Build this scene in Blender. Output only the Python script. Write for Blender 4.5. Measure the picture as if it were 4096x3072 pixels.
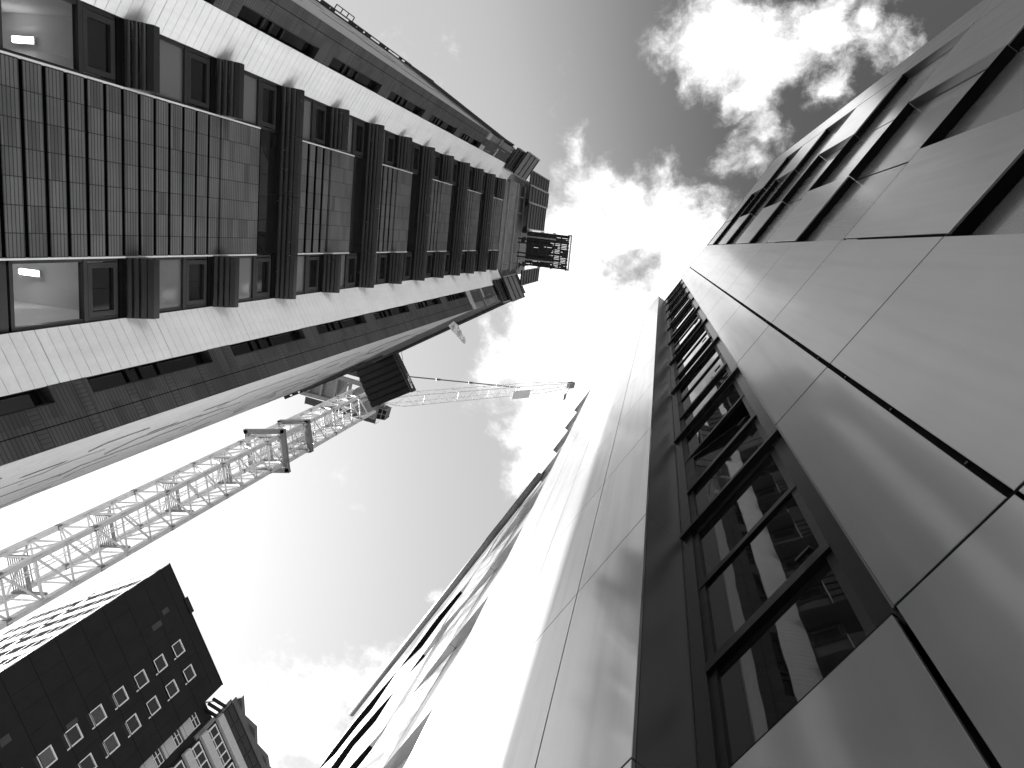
import bpy, bmesh, math, random
from mathutils import Vector, Matrix

random.seed(11)
scene = bpy.context.scene
for o in list(bpy.data.objects):
    bpy.data.objects.remove(o, do_unlink=True)

EYE = 1.6                      # eye height above the paving

# ------------------------------------------------------------------ camera
cam_data = bpy.data.cameras.new("camera")
cam_data.sensor_fit = 'HORIZONTAL'
cam_data.sensor_width = 36.0
cam_data.lens = 36.0 * 2808 / 4096
cam_data.clip_start = 0.05
cam_data.clip_end = 3000
cam = bpy.data.objects.new("camera", cam_data)
scene.collection.objects.link(cam)
zen = Vector((597, -548, 2808)).normalized()       # where the zenith lies, seen by the camera
rgt = Vector((1, 0, 0))
ex = (rgt - zen * rgt.dot(zen)).normalized()
ey = zen.cross(ex)
right = Vector((ex.x, ey.x, zen.x))
down = Vector((ex.y, ey.y, zen.y))
fwd = Vector((ex.z, ey.z, zen.z))
m = Matrix((right, -down, -fwd)).transposed().to_4x4()
m.translation = Vector((0, 0, EYE))
cam.matrix_world = m
scene.camera = cam

# ------------------------------------------------------------------ light
SUN_AZ, SUN_EL = math.radians(168.5), math.radians(29)
to_sun = Vector((math.cos(SUN_EL) * math.cos(SUN_AZ), math.cos(SUN_EL) * math.sin(SUN_AZ), math.sin(SUN_EL)))
sun_data = bpy.data.lights.new("sun", 'SUN')
sun_data.energy = 5.0
sun_data.angle = math.radians(0.53)
sun_data.color = (1.0, 1.0, 1.0)                   # a black and white photograph
sun = bpy.data.objects.new("sun", sun_data)
scene.collection.objects.link(sun)
sun.rotation_euler = to_sun.to_track_quat('Z', 'Y').to_euler()
sun.location = (-40, 10, 80)

scene.view_settings.view_transform = 'Standard'
scene.view_settings.look = 'None'
scene.view_settings.gamma = 1.0
scene.view_settings.exposure = 2.82
scene.cycles.max_bounces = 8
scene.cycles.transparent_max_bounces = 12

world = bpy.data.worlds.new("World")
scene.world = world
world.use_nodes = True


class NT:
    """small helper around a node tree"""
    def __init__(s, tree):
        s.t = tree
        s.n, s.l = tree.nodes, tree.links

    def node(s, typ, **kw):
        nd = s.n.new(typ)
        for k, v in kw.items():
            setattr(nd, k, v)
        return nd

    def put(s, sock, v):
        if hasattr(v, 'is_output') or isinstance(v, bpy.types.NodeSocket):
            s.l.new(v, sock)
        else:
            sock.default_value = v

    def math(s, op, a, b=0.0, c=None, clamp=False):
        nd = s.node('ShaderNodeMath', operation=op, use_clamp=clamp)
        s.put(nd.inputs[0], a)
        s.put(nd.inputs[1], b)
        if c is not None:
            s.put(nd.inputs[2], c)
        return nd.outputs[0]

    def vmath(s, op, a, b=(0, 0, 0)):
        nd = s.node('ShaderNodeVectorMath', operation=op)
        s.put(nd.inputs[0], a)
        s.put(nd.inputs[1], b)
        return nd.outputs['Value'] if op in ('LENGTH', 'DOT_PRODUCT', 'DISTANCE') else nd.outputs[0]

    def noise(s, vec, scale, detail=4.0, rough=0.5, dist=0.0, out='Fac', w=None):
        nd = s.node('ShaderNodeTexNoise')
        if vec is not None:
            s.l.new(vec, nd.inputs['Vector'])
        nd.inputs['Scale'].default_value = scale
        nd.inputs['Detail'].default_value = detail
        nd.inputs['Roughness'].default_value = rough
        nd.inputs['Distortion'].default_value = dist
        return nd.outputs[out]

    def ramp(s, fac, a, b, x0=0.0, x1=1.0, smooth=False):
        nd = s.node('ShaderNodeMapRange')
        nd.interpolation_type = 'SMOOTHSTEP' if smooth else 'LINEAR'
        nd.clamp = True
        s.put(nd.inputs[0], fac)
        for i, v in enumerate((x0, x1, a, b)):
            s.put(nd.inputs[i + 1], v)
        return nd.outputs[0]


def build_world():
    w = NT(world.node_tree)
    w.n.clear()
    out = w.node('ShaderNodeOutputWorld')
    bg = w.node('ShaderNodeBackground')
    bg.inputs['Strength'].default_value = 0.05
    w.l.new(bg.outputs[0], out.inputs[0])
    sky = w.node('ShaderNodeTexSky')
    sky.sky_type = 'NISHITA'
    sky.sun_disc = False
    sky.sun_elevation = SUN_EL
    sky.sun_rotation = math.radians(90) - SUN_AZ
    sky.altitude = 50
    sky.air_density = 1.0
    sky.dust_density = 2.2
    sky.ozone_density = 1.0
    # orange-red filtered black and white film: mostly the red of the sky, so the clear sky goes dark
    sep = w.node('ShaderNodeSeparateColor')
    w.l.new(sky.outputs[0], sep.inputs[0])
    lum = w.math('ADD', w.math('MULTIPLY', sep.outputs[0], 0.75), w.math('MULTIPLY', sep.outputs[1], 0.25))
    # print contrast of the film: shadows of the sky pulled down, its middle lifted
    cv = w.node('ShaderNodeFloatCurve')
    crv = cv.mapping.curves[0]
    SKY = [(0.0, 0.0), (.6, .2), (.78, .34), (.89, .62), (1.07, 1.24), (1.25, 1.62), (1.6, 1.80), (2.69, 2.45), (5.4, 3.3), (14.0, 4.6)]
    while len(crv.points) < len(SKY):
        crv.points.new(.5, .5)
    for pt, (x, y) in zip(crv.points, SKY):
        pt.location = (x / 14.0, y / 14.0)
        pt.handle_type = 'AUTO_CLAMPED'
    cv.mapping.update()
    w.put(cv.inputs['Value'], w.math('DIVIDE', lum, 14.0))
    clear = w.math('MULTIPLY', cv.outputs[0], 14.0)
    # clouds on a flat layer overhead
    tc = w.node('ShaderNodeTexCoord')
    d = tc.outputs['Generated']
    sx = w.node('ShaderNodeSeparateXYZ')
    w.l.new(d, sx.inputs[0])
    z = w.math('MAXIMUM', sx.outputs[2], 0.06)
    cx = w.node('ShaderNodeCombineXYZ')
    w.put(cx.inputs[0], w.math('DIVIDE', sx.outputs[0], z))
    w.put(cx.inputs[1], w.math('DIVIDE', sx.outputs[1], z))
    p = cx.outputs[0]
    # billowing: push the lookup about by noise before measuring distances to the cloud banks
    wob = w.vmath('SUBTRACT', w.noise(p, 7.0, 8, 0.62, out='Color'), (0.5, 0.5, 0.5))
    pw = w.vmath('ADD', p, w.vmath('MULTIPLY', wob, (0.16, 0.16, 0)))
    field = None
    for (bx, by, rx, ry, rot, k) in CLOUDS:
        mp = w.node('ShaderNodeMapping')
        mp.vector_type = 'TEXTURE'
        w.l.new(pw, mp.inputs['Vector'])
        mp.inputs['Location'].default_value = (bx, by, 0)
        mp.inputs['Rotation'].default_value = (0, 0, math.radians(rot))
        mp.inputs['Scale'].default_value = (rx * 1.45, ry * 1.45, 1)
        ln = w.vmath('LENGTH', mp.outputs[0])
        v = w.math('MULTIPLY', w.ramp(ln, 1.0, 0.0, 0.0, 1.5, True), k + 0.14)
        field = v if field is None else w.math('SMOOTH_MAX', field, v, 0.12)
    for (bx, by, rx, ry) in ((-0.035, 0.03, .03, .016), (-0.21, 0.10, .02, .03)):
        mp = w.node('ShaderNodeMapping')
        mp.vector_type = 'TEXTURE'
        w.l.new(pw, mp.inputs['Vector'])
        mp.inputs['Location'].default_value = (bx, by, 0)
        mp.inputs['Scale'].default_value = (rx * 1.4, ry * 1.4, 1)
        field = w.math('SUBTRACT', field, w.math('MULTIPLY', w.ramp(w.vmath('LENGTH', mp.outputs[0]), 1.0, 0.0, 0.0, 1.5, True), .50))
    pn = w.vmath('ADD', p, w.vmath('MULTIPLY', wob, (0.05, 0.05, 0)))
    n1 = w.noise(pn, 9.0, 10, 0.66, 0.2)
    n2 = w.noise(pn, 34.0, 8, 0.66, 0.4)
    nn = w.math('ADD', w.math('MULTIPLY', n1, 0.68), w.math('MULTIPLY', n2, 0.32))
    far = w.ramp(w.vmath('LENGTH', p), 0.0, 0.75, 1.6, 5.0)   # broken cloud toward the horizon
    dens = w.math('ADD', w.math('ADD', field, w.math('MULTIPLY', far, 0.6)),
                  w.math('MULTIPLY', w.math('SUBTRACT', nn, 0.5), 2.3))
    a = w.ramp(dens, 0.0, 1.0, 0.24, 1.10, True)
    shade = w.ramp(nn, 0.75, 1.15, 0.35, 0.6)
    cloud = w.math('MULTIPLY', w.math('MULTIPLY', shade, w.ramp(dens, 0.6, 1.35, 0.5, 4.6)), CLOUD_GAIN)
    mix = w.node('ShaderNodeMix')
    mix.data_type = 'FLOAT'
    w.put(mix.inputs[0], a)
    w.put(mix.inputs[2], clear)
    w.put(mix.inputs[3], cloud)
    cc = w.node('ShaderNodeCombineColor')
    for i in range(3):
        w.l.new(mix.outputs[0], cc.inputs[i])
    w.l.new(cc.outputs[0], bg.inputs['Color'])


CLOUD_GAIN = 6.0
# cloud banks: position on the layer (per unit height), radii, rotation, weight
CLOUDS = [
    (0.075, -0.249, 0.069, 0.053, 20, 1.05), (0.106, -0.203, 0.04, 0.039, 0, 0.9), (0.117, -0.166, 0.026, 0.026, 0, 0.62), (0.194, -0.254, 0.038, 0.03, 0, 0.95),
    (0.204, -0.196, 0.025, 0.028, 0, 0.62), (0.146, -0.243, 0.05, 0.044, 0, 0.62), (0.243, -0.238, 0.043, 0.022, 20, 0.55), (-0.012, -0.242, 0.045, 0.028, 25, 0.55),
    (0.017, -0.19, 0.021, 0.023, 0, 0.38), (0.113, -0.141, 0.034, 0.026, 0, 0.56), (0.103, -0.112, 0.041, 0.023, 0, 0.52), (0.175, -0.289, 0.065, 0.016, 0, 0.5),
    (0.286, -0.225, 0.026, 0.021, 40, 0.45), (-0.12, -0.111, 0.018, 0.034, -10, 0.66), (-0.105, -0.068, 0.045, 0.037, 0, 0.9), (-0.069, -0.04, 0.044, 0.037, 30, 0.85),
    (-0.113, -0.009, 0.071, 0.057, 0, 1.15), (0.043, -0.021, 0.042, 0.021, -35, 0.66), (0.014, 0.007, 0.037, 0.025, -20, 0.7), (-0.018, -0.008, 0.044, 0.025, 0, 0.55),
    (-0.132, 0.075, 0.086, 0.072, 0, 1.25), (-0.046, 0.094, 0.058, 0.046, 0, 1.0), (-0.103, 0.175, 0.1, 0.088, 0, 1.3), (-0.157, 0.247, 0.059, 0.063, 10, 1.05),
    (-0.17, 0.319, 0.039, 0.051, 0, 0.85), (-0.224, 0.282, 0.032, 0.018, 0, 0.6), (-0.075, 0.242, 0.08, 0.139, 0, 1.2), (-0.223, 0.104, 0.042, 0.027, 0, 0.62),
    (-0.002, 0.08, 0.038, 0.032, 0, 0.5), (-0.634, 0.828, 0.12, 0.084, 0, 1.0), (-0.505, 0.728, 0.065, 0.053, 0, 0.8), (-0.428, 0.692, 0.058, 0.039, -20, 0.7),
    (-0.32, 0.554, 0.023, 0.018, 0, 0.6), (-0.593, 0.749, 0.054, 0.036, 0, 0.6), (-0.752, 0.923, 0.146, 0.079, 0, 0.9),
    (-0.03, -0.02, .075, .06, -20, 1.15), (-.13, .0, .05, .05, 0, 1.1), (-.17, .12, .05, .10, 0, 1.1), (-.19, .26, .03, .07, 10, .9), (0.03, 0.03, .09, .08, 0, 1.15), (0.10, 0.10, .10, .10, 0, 1.1), (-0.15, 0.16, .08, .10, 0, 1.0),  # includes a bank added unseen behind the panel building, for more light
]
build_world()

# ------------------------------------------------------------------ materials (all neutral greys)
MATS = {}


def mat(name, base, rough=0.6, metal=0.0, var=0.12, vscale=1.5, bump=0.0, bscale=40.0, spec=0.5, fine=0.0, detail=5, rvar=0.15, streak=0.0, each=0.0):
    if name in MATS:
        return MATS[name]
    mt = bpy.data.materials.new(name)
    mt.use_nodes = True
    t = NT(mt.node_tree)
    b = t.n['Principled BSDF']
    b.inputs['Roughness'].default_value = rough
    b.inputs['Metallic'].default_value = metal
    b.inputs['Specular IOR Level'].default_value = spec
    tc = t.node('ShaderNodeTexCoord')
    n = t.noise(tc.outputs['Object'], vscale, detail, 0.6)
    v = t.ramp(n, base * (1 - var), base * (1 + var), 0.3, 0.7)
    if fine:
        n2 = t.noise(tc.outputs['Object'], bscale, 3, 0.7)
        v = t.math('MULTIPLY', v, t.ramp(n2, 1 - fine, 1 + fine, 0.3, 0.7))
    if streak:
        sv = t.vmath('MULTIPLY', tc.outputs['Object'], (5.0, 5.0, 0.22))
        sn = t.noise(sv, 1.0, 2, 0.5)
        v = t.math('MULTIPLY', v, t.ramp(sn, 1 - streak, 1.0, 0.25, 0.55))
        t.l.new(t.ramp(sn, rough * 1.25, rough, 0.25, 0.55), b.inputs['Roughness'])
    if each:
        oi = t.node('ShaderNodeObjectInfo')
        v = t.math('MULTIPLY', v, t.ramp(oi.outputs['Random'], 1 - each, 1 + each))
    cc = t.node('ShaderNodeCombineColor')
    for i in range(3):
        t.l.new(v, cc.inputs[i])
    t.l.new(cc.outputs[0], b.inputs['Base Color'])
    if rvar:
        r2 = t.ramp(t.noise(tc.outputs['Object'], vscale * 2.3, min(4, detail), 0.6), max(0.02, rough * (1 - rvar)), min(1, rough * (1 + rvar)), 0.3, 0.7)
        t.l.new(r2, b.inputs['Roughness'])
    if bump:
        bp = t.node('ShaderNodeBump')
        bp.inputs['Strength'].default_value = bump
        bp.inputs['Distance'].default_value = 0.02
        t.l.new(t.noise(tc.outputs['Object'], bscale, 4, 0.6), bp.inputs['Height'])
        t.l.new(bp.outputs[0], b.inputs['Normal'])
    MATS[name] = mt
    return mt


def brick_mat(name, base, bw, bh, mortar_u, mortar_v, joint, soldier=None, row=1.0, var=0.35):
    """stack bonded long bricks from the face's own UV in metres; soldier = share of each row laid on end"""
    mt = bpy.data.materials.new(name)
    mt.use_nodes = True
    t = NT(mt.node_tree)
    b = t.n['Principled BSDF']
    b.inputs['Roughness'].default_value = 0.62
    uv = t.node('ShaderNodeUVMap')
    s = t.node('ShaderNodeSeparateXYZ')
    t.l.new(uv.outputs[0], s.inputs[0])
    u, v = s.outputs[0], s.outputs[1]
    fv = t.math('FRACT', t.math('DIVIDE', v, bh))
    iv = t.math('FLOOR', t.math('DIVIDE', v, bh))
    fu = t.math('FRACT', t.math('DIVIDE', u, bw))
    iu = t.math('FLOOR', t.math('DIVIDE', u, bw))
    gap_v = t.math('LESS_THAN', fv, mortar_v / bh)
    gap_u = t.math('LESS_THAN', fu, mortar_u / bw)
    if soldier:
        fr = t.math('FRACT', t.math('DIVIDE', v, row))
        sel = t.math('GREATER_THAN', fr, 1 - soldier)
        fs = t.math('LESS_THAN', t.math('FRACT', t.math('DIVIDE', u, 0.085)), 0.16)
        gap_v = t.math('MAXIMUM', t.math('MULTIPLY', gap_v, t.math('SUBTRACT', 1.0, sel)), t.math('MULTIPLY', fs, sel))
        top = t.math('LESS_THAN', fr, 0.022)
        gap_v = t.math('MAXIMUM', gap_v, top)
        e = t.math('MULTIPLY', t.math('GREATER_THAN', fr, 1 - soldier - 0.012), t.math('LESS_THAN', fr, 1 - soldier + 0.012))
        gap_v = t.math('MAXIMUM', gap_v, e)
    gap = t.math('MAXIMUM', gap_v, gap_u)
    cx = t.node('ShaderNodeCombineXYZ')
    t.put(cx.inputs[0], iu)
    t.put(cx.inputs[1], t.math('FLOOR', t.math('DIVIDE', iv, 3.0)))
    wn = t.node('ShaderNodeTexWhiteNoise')
    wn.noise_dimensions = '2D'
    t.l.new(cx.outputs[0], wn.inputs['Vector'])
    cx2 = t.node('ShaderNodeCombineXYZ')
    t.put(cx2.inputs[0], iu)
    t.put(cx2.inputs[1], iv)
    wn2 = t.node('ShaderNodeTexWhiteNoise')
    wn2.noise_dimensions = '2D'
    t.l.new(cx2.outputs[0], wn2.inputs['Vector'])
    tc = t.node('ShaderNodeTexCoord')
    big = t.noise(tc.outputs['Object'], 0.7, 3, 0.5)
    grain = t.noise(tc.outputs['Object'], 60.0, 3, 0.7)
    k = t.math('ADD', t.ramp(t.math('POWER', wn.outputs[0], 2.2), 1.0, 1 - var * 1.3, 0, 1),
               t.ramp(wn2.outputs[0], -var * 0.25, var * 0.25))
    k = t.math('MULTIPLY', k, t.ramp(big, 0.8, 1.2, 0.3, 0.7))
    k = t.math('MULTIPLY', k, t.ramp(grain, 0.82, 1.18, 0.3, 0.7))
    col = t.math('MULTIPLY', k, base)
    col = t.math('MULTIPLY', col, t.ramp(gap, 1.0, joint))
    cc = t.node('ShaderNodeCombineColor')
    for i in range(3):
        t.l.new(col, cc.inputs[i])
    t.l.new(cc.outputs[0], b.inputs['Base Color'])
    bp = t.node('ShaderNodeBump')
    bp.inputs['Strength'].default_value = 0.6
    bp.inputs['Distance'].default_value = 0.012
    t.l.new(t.math('SUBTRACT', 1.0, gap), bp.inputs['Height'])
    t.l.new(bp.outputs[0], b.inputs['Normal'])
    MATS[name] = mt
    return mt


def glass_mat(name, base, see=0.0, rough=0.015, ior=1.6):
    """window glass: dark reflecting pane; see > 0 lets the room behind show"""
    mt = bpy.data.materials.new(name)
    mt.use_nodes = True
    t = NT(mt.node_tree)
    b = t.n['Principled BSDF']
    b.inputs['Base Color'].default_value = (base, base, base, 1)
    b.inputs['Roughness'].default_value = rough
    b.inputs['IOR'].default_value = ior
    tc = t.node('ShaderNodeTexCoord')
    bp = t.node('ShaderNodeBump')
    bp.inputs['Strength'].default_value = 0.025
    bp.inputs['Distance'].default_value = 0.05
    t.l.new(t.noise(tc.outputs['Object'], 0.9, 2, 0.5), bp.inputs['Height'])
    t.l.new(bp.outputs[0], b.inputs['Normal'])
    if see:
        tr = t.node('ShaderNodeBsdfTransparent')
        tr.inputs[0].default_value = (0.8, 0.8, 0.8, 1)
        fr = t.node('ShaderNodeFresnel')
        fr.inputs['IOR'].default_value = ior
        mx = t.node('ShaderNodeMixShader')
        g = t.node('ShaderNodeBsdfGlossy')
        g.inputs['Roughness'].default_value = rough
        ge = t.node('ShaderNodeNewGeometry')
        t.l.new(t.math('MULTIPLY', fr.outputs[0], t.math('SUBTRACT', 1.0, ge.outputs['Backfacing'])), mx.inputs[0])
        t.l.new(tr.outputs[0], mx.inputs[1])
        t.l.new(g.outputs[0], mx.inputs[2])
        mt.node_tree.links.new(mx.outputs[0], t.n['Material Output'].inputs[0])
    MATS[name] = mt
    return mt


def emit_mat(name, s):
    mt = bpy.data.materials.new(name)
    mt.use_nodes = True
    b = mt.node_tree.nodes['Principled BSDF']
    b.inputs['Base Color'].default_value = (.8, .8, .8, 1)
    b.inputs['Emission Color'].default_value = (1, 1, 1, 1)
    b.inputs['Emission Strength'].default_value = s
    return mt


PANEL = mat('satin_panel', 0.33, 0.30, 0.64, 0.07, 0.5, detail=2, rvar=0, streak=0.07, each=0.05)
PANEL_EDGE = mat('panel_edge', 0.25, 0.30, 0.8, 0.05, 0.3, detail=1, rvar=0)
JOINT_AND_SHADE = mat('joint_and_shade_black', 0.004, 0.9, 0, 0.2, spec=0.1)  # near-black of joints; also stands in for shade under soffits and brick bands
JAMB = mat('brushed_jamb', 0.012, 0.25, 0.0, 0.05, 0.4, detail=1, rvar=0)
PANEL_SHADE = mat('recess_shade_panel', 0.21, 0.24, 0.60, 0.07, 0.5, detail=2, rvar=0, streak=0.07, each=0.08)  # darker copy of the satin panel: shade of the recesses put into the colour
for _m in (PANEL, PANEL_SHADE):                       # clear lacquer over the satin metal
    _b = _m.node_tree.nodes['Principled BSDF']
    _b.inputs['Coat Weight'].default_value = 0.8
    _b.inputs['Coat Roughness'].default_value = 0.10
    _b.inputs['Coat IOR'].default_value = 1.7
GUTTER = mat('gutter_grey', 0.16, 0.6, 0, 0.1)
FRAME_DARK = mat('dark_window_metal', 0.010, 0.4, 0.3, 0.2)
FRAME_GREY = mat('grey_window_metal', 0.04, 0.4, 0.3, 0.12, 3)
GLASS = glass_mat('dark_glass', 0.008)
GLASS_SEE = glass_mat('clear_glass', 0.02, see=1.0, ior=1.9)
GLASS_TOWER = glass_mat('tower_glass', 0.15, ior=1.9)
GLASS_SASH = glass_mat('sash_glass', 0.008, ior=1.6)
GLASS_FAR = glass_mat('far_glass', 0.035, ior=1.3)
WHITE = mat('white_plank', 0.91, 0.5, 0.0, 0.05, 1.2, fine=0.03, bscale=14, streak=0.06)
WHITE_TRIM = mat('white_trim', 0.75, 0.4, 0, 0.05)
FIN = mat('dark_fin_metal', 0.022, 0.24, 0.25, 0.15, 2.0, spec=.9)
BRICK = brick_mat('dark_brick', 0.125, 0.46, 0.075, 0.016, 0.016, 0.03)
BRICK_WING = brick_mat('wing_brick', 0.060, 0.53, 0.085, 0.0, 0.018, 0.25, soldier=0.2, row=1.124)
SLATE = mat('pale_cladding', 0.27, 0.6, 0, 0.10, 2.0, fine=0.10, bscale=18)
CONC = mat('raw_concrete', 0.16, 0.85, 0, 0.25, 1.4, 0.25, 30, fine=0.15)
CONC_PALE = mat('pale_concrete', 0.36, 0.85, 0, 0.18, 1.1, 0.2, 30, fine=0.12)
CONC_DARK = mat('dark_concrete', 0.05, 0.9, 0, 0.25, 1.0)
STEEL_DARK = mat('dark_steel', 0.03, 0.5, 0.4, 0.25, 3)
STEEL = mat('galvanised_steel', 0.35, 0.45, 0.6, 0.15, 4)
MESH_PANEL = mat('screen_sheet', 0.06, 0.45, 0.3, 0.35, 1.5)
PLY = mat('screen_ply', 0.16, 0.5, 0.1, 0.3, 1.0)
CRANE = mat('pale_crane_paint', 0.50, 0.45, 0, 0.10, 3)
CRANE_DK = mat('grey_crane_steel', 0.16, 0.5, 0.2, 0.15, 3)
CABLE = mat('wire_rope', 0.06, 0.5, 0.3, 0.1)
DARKWALL = mat('dark_cladding', 0.010, 0.6, 0.0, 0.2, 0.4, fine=0.08, bscale=5, spec=.2)
DARKWALL2 = mat('faded_dark_cladding', 0.03, 0.5, 0, 0.15)
WHITE_WALL = mat('white_render', 0.72, 0.9, 0, 0.05, spec=0.0)
PALE_BAND = mat('pale_stone_band', 0.42, 0.7, 0, 0.08, 3)
GLASS_BAND = mat('dark_matt_glazing', 0.035, 0.9, 0, .2, spec=0.0)  # even dark grey, fully matt
GREY_ROOF = mat('grey_roof_metal', 0.10, 0.5, 0.2, 0.12)
ROOM = mat('room_paint', 0.8, 0.8, 0, 0.06)
ASPHALT = mat('paving', 0.14, 0.85, 0, 0.2, 1.0, 0.3, 20)
CLOTH = mat('white_sheeting', 0.8, 0.8, 0, 0.06)
MARK = mat('white_lettering', 0.85, 0.5, 0, 0.05)


# ------------------------------------------------------------------ geometry helpers
class Fr:
    """vertical facade frame: u along the wall, o outward from it, z up"""
    def __init__(s, origin, u, toward=(0, 0)):
        s.O = Vector((origin[0], origin[1], 0))
        s.u = Vector((u[0], u[1], 0)).normalized()
        n = Vector((-s.u.y, s.u.x, 0))
        tv = Vector((toward[0], toward[1], 0)) - s.O
        s.o = n if n.dot(tv) > 0 else -n

    def p(s, u, o, z):
        return s.O + s.u * u + s.o * o + Vector((0, 0, z))


def dirv(a):
    a = math.radians(a)
    return (math.cos(a), math.sin(a))


class MB:
    def __init__(s):
        s.v, s.f, s.uv, s.marks = [], [], [], []

    def face(s, pts, uvs=None):
        i = len(s.v)
        s.v += [Vector(p) for p in pts]
        s.f.append(tuple(range(i, i + len(pts))))
        s.uv.append(uvs or [(0, 0)] * len(pts))

    def box(s, fr, u0, u1, o0, o1, z0, z1):
        s.marks.append(len(s.f))
        P = lambda u, o, z: fr.p(u, o, z)
        s.face([P(u0, o1, z0), P(u1, o1, z0), P(u1, o1, z1), P(u0, o1, z1)], [(u0, z0), (u1, z0), (u1, z1), (u0, z1)])
        s.face([P(u1, o0, z0), P(u0, o0, z0), P(u0, o0, z1), P(u1, o0, z1)], [(u1, z0), (u0, z0), (u0, z1), (u1, z1)])
        s.face([P(u0, o0, z0), P(u0, o1, z0), P(u0, o1, z1), P(u0, o0, z1)], [(o0, z0), (o1, z0), (o1, z1), (o0, z1)])
        s.face([P(u1, o1, z0), P(u1, o0, z0), P(u1, o0, z1), P(u1, o1, z1)], [(o1, z0), (o0, z0), (o0, z1), (o1, z1)])
        s.face([P(u0, o0, z0), P(u1, o0, z0), P(u1, o1, z0), P(u0, o1, z0)], [(u0, o0), (u1, o0), (u1, o1), (u0, o1)])
        s.face([P(u0, o1, z1), P(u1, o1, z1), P(u1, o0, z1), P(u0, o0, z1)], [(u0, o1), (u1, o1), (u1, o0), (u0, o0)])
        return s

    def hexa(s, pts):
        """eight corners: four of one face, four of the opposite face in the same order"""
        a, b = pts[:4], pts[4:]
        s.face(a)
        s.face(b[::-1])
        for i in range(4):
            j = (i + 1) % 4
            s.face([a[j], a[i], b[i], b[j]])
        return s

    def prism(s, pts, z0, z1):
        """upright prism over a plan polygon"""
        s.marks.append(len(s.f))
        n = len(pts)
        lo = [Vector((p[0], p[1], z0)) for p in pts]
        hi = [Vector((p[0], p[1], z1)) for p in pts]
        s.face(lo[::-1])
        s.face(hi)
        acc = 0
        for i in range(n):
            j = (i + 1) % n
            L = (lo[j] - lo[i]).length
            s.face([lo[i], lo[j], hi[j], hi[i]], [(acc, z0), (acc + L, z0), (acc + L, z1), (acc, z1)])
            acc += L
        return s

    def extrude(s, fr, prof, u0, u1):
        """closed profile of (o, z) run along u"""
        s.marks.append(len(s.f))
        n = len(prof)
        a = [fr.p(u0, o, z) for o, z in prof]
        b = [fr.p(u1, o, z) for o, z in prof]
        s.face(a)
        s.face(b[::-1])
        for i in range(n):
            j = (i + 1) % n
            s.face([a[j], a[i], b[i], b[j]])
        return s

    def bar(s, p, q, w, h=None, up=(0, 0, 1)):
        """square bar between two points"""
        s.marks.append(len(s.f))
        h = h or w
        p, q = Vector(p), Vector(q)
        d = (q - p).normalized()
        upv = Vector(up)
        if abs(d.dot(upv)) > 0.95:
            upv = Vector((1, 0, 0))
        x = d.cross(upv).normalized() * w / 2
        y = x.cross(d).normalized() * h / 2
        s.hexa([p - x - y, p + x - y, p + x + y, p - x + y, q - x - y, q + x - y, q + x + y, q - x + y])
        return s

    def tube(s, p, q, r, n=8, r2=None):
        s.marks.append(len(s.f))
        p, q = Vector(p), Vector(q)
        r2 = r if r2 is None else r2
        d = (q - p).normalized()
        up = Vector((0, 0, 1)) if abs(d.z) < 0.9 else Vector((1, 0, 0))
        x = d.cross(up).normalized()
        y = d.cross(x)
        A, B = [], []
        for i in range(n):
            t = 2 * math.pi * i / n
            e = x * math.cos(t) + y * math.sin(t)
            A.append(p + e * r)
            B.append(q + e * r2)
        for i in range(n):
            j = (i + 1) % n
            s.face([A[i], A[j], B[j], B[i]])
        s.face(A[::-1])
        s.face(B)
        return s

    def build_each(s, name, mt, parent=None, per=1, bevel=0.0):
        """one object for every `per` shapes added"""
        ends = s.marks[::per] + [len(s.f)]
        out = []
        for a, b in zip(ends[:-1], ends[1:]):
            q = MB()
            for f, uv in zip(s.f[a:b], s.uv[a:b]):
                q.face([s.v[i] for i in f], uv)
            out.append(q.build(name, mt, parent, bevel))
        return out

    def build(s, name, mt, parent=None, bevel=0.0, smooth=False):
        me = bpy.data.meshes.new(name)
        base = Vector((0, 0, 0))
        if parent is not None:
            q = parent
            while q is not None:
                base = base + Vector(q.location)
                q = q.parent
        me.from_pydata([tuple(v - base) for v in s.v], [], s.f)
        ul = me.uv_layers.new(name='uv')
        k = 0
        flat = []
        for uvs in s.uv:
            for c in uvs:
                flat += [c[0], c[1]]
        ul.data.foreach_set('uv', flat)
        bm = bmesh.new()
        bm.from_mesh(me)
        bmesh.ops.remove_doubles(bm, verts=bm.verts, dist=0.0004)
        bmesh.ops.recalc_face_normals(bm, faces=bm.faces)
        bm.to_mesh(me)
        bm.free()
        if smooth:
            for p in me.polygons:
                p.use_smooth = True
        me.materials.append(mt)
        ob = bpy.data.objects.new(name, me)
        scene.collection.objects.link(ob)
        if parent is not None:
            ob.parent = parent
        if bevel:
            b = ob.modifiers.new('bevel', 'BEVEL')
            b.width = bevel
            b.segments = 1
            b.limit_method = 'ANGLE'
            b.angle_limit = math.radians(40)
        return ob


def thing(name, label, cat, loc=(0, 0, 0), group=None):
    o = bpy.data.objects.new(name, None)
    o.empty_display_size = 0.3
    o.location = loc
    scene.collection.objects.link(o)
    o['label'] = label
    o['category'] = cat
    if group:
        o['group'] = group
    return o


def tag(o, label, cat, group=None):
    o['label'] = label
    o['category'] = cat
    if group:
        o['group'] = group
    return o


def Z(h):
    return h + EYE


# ------------------------------------------------------------------ ground
g = MB()
R = 1500.0
g.face([(-R, -R, 0), (R, -R, 0), (R, R, 0), (-R, R, 0)])
ground = g.build('ground', ASPHALT)
ground['kind'] = 'structure'

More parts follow.
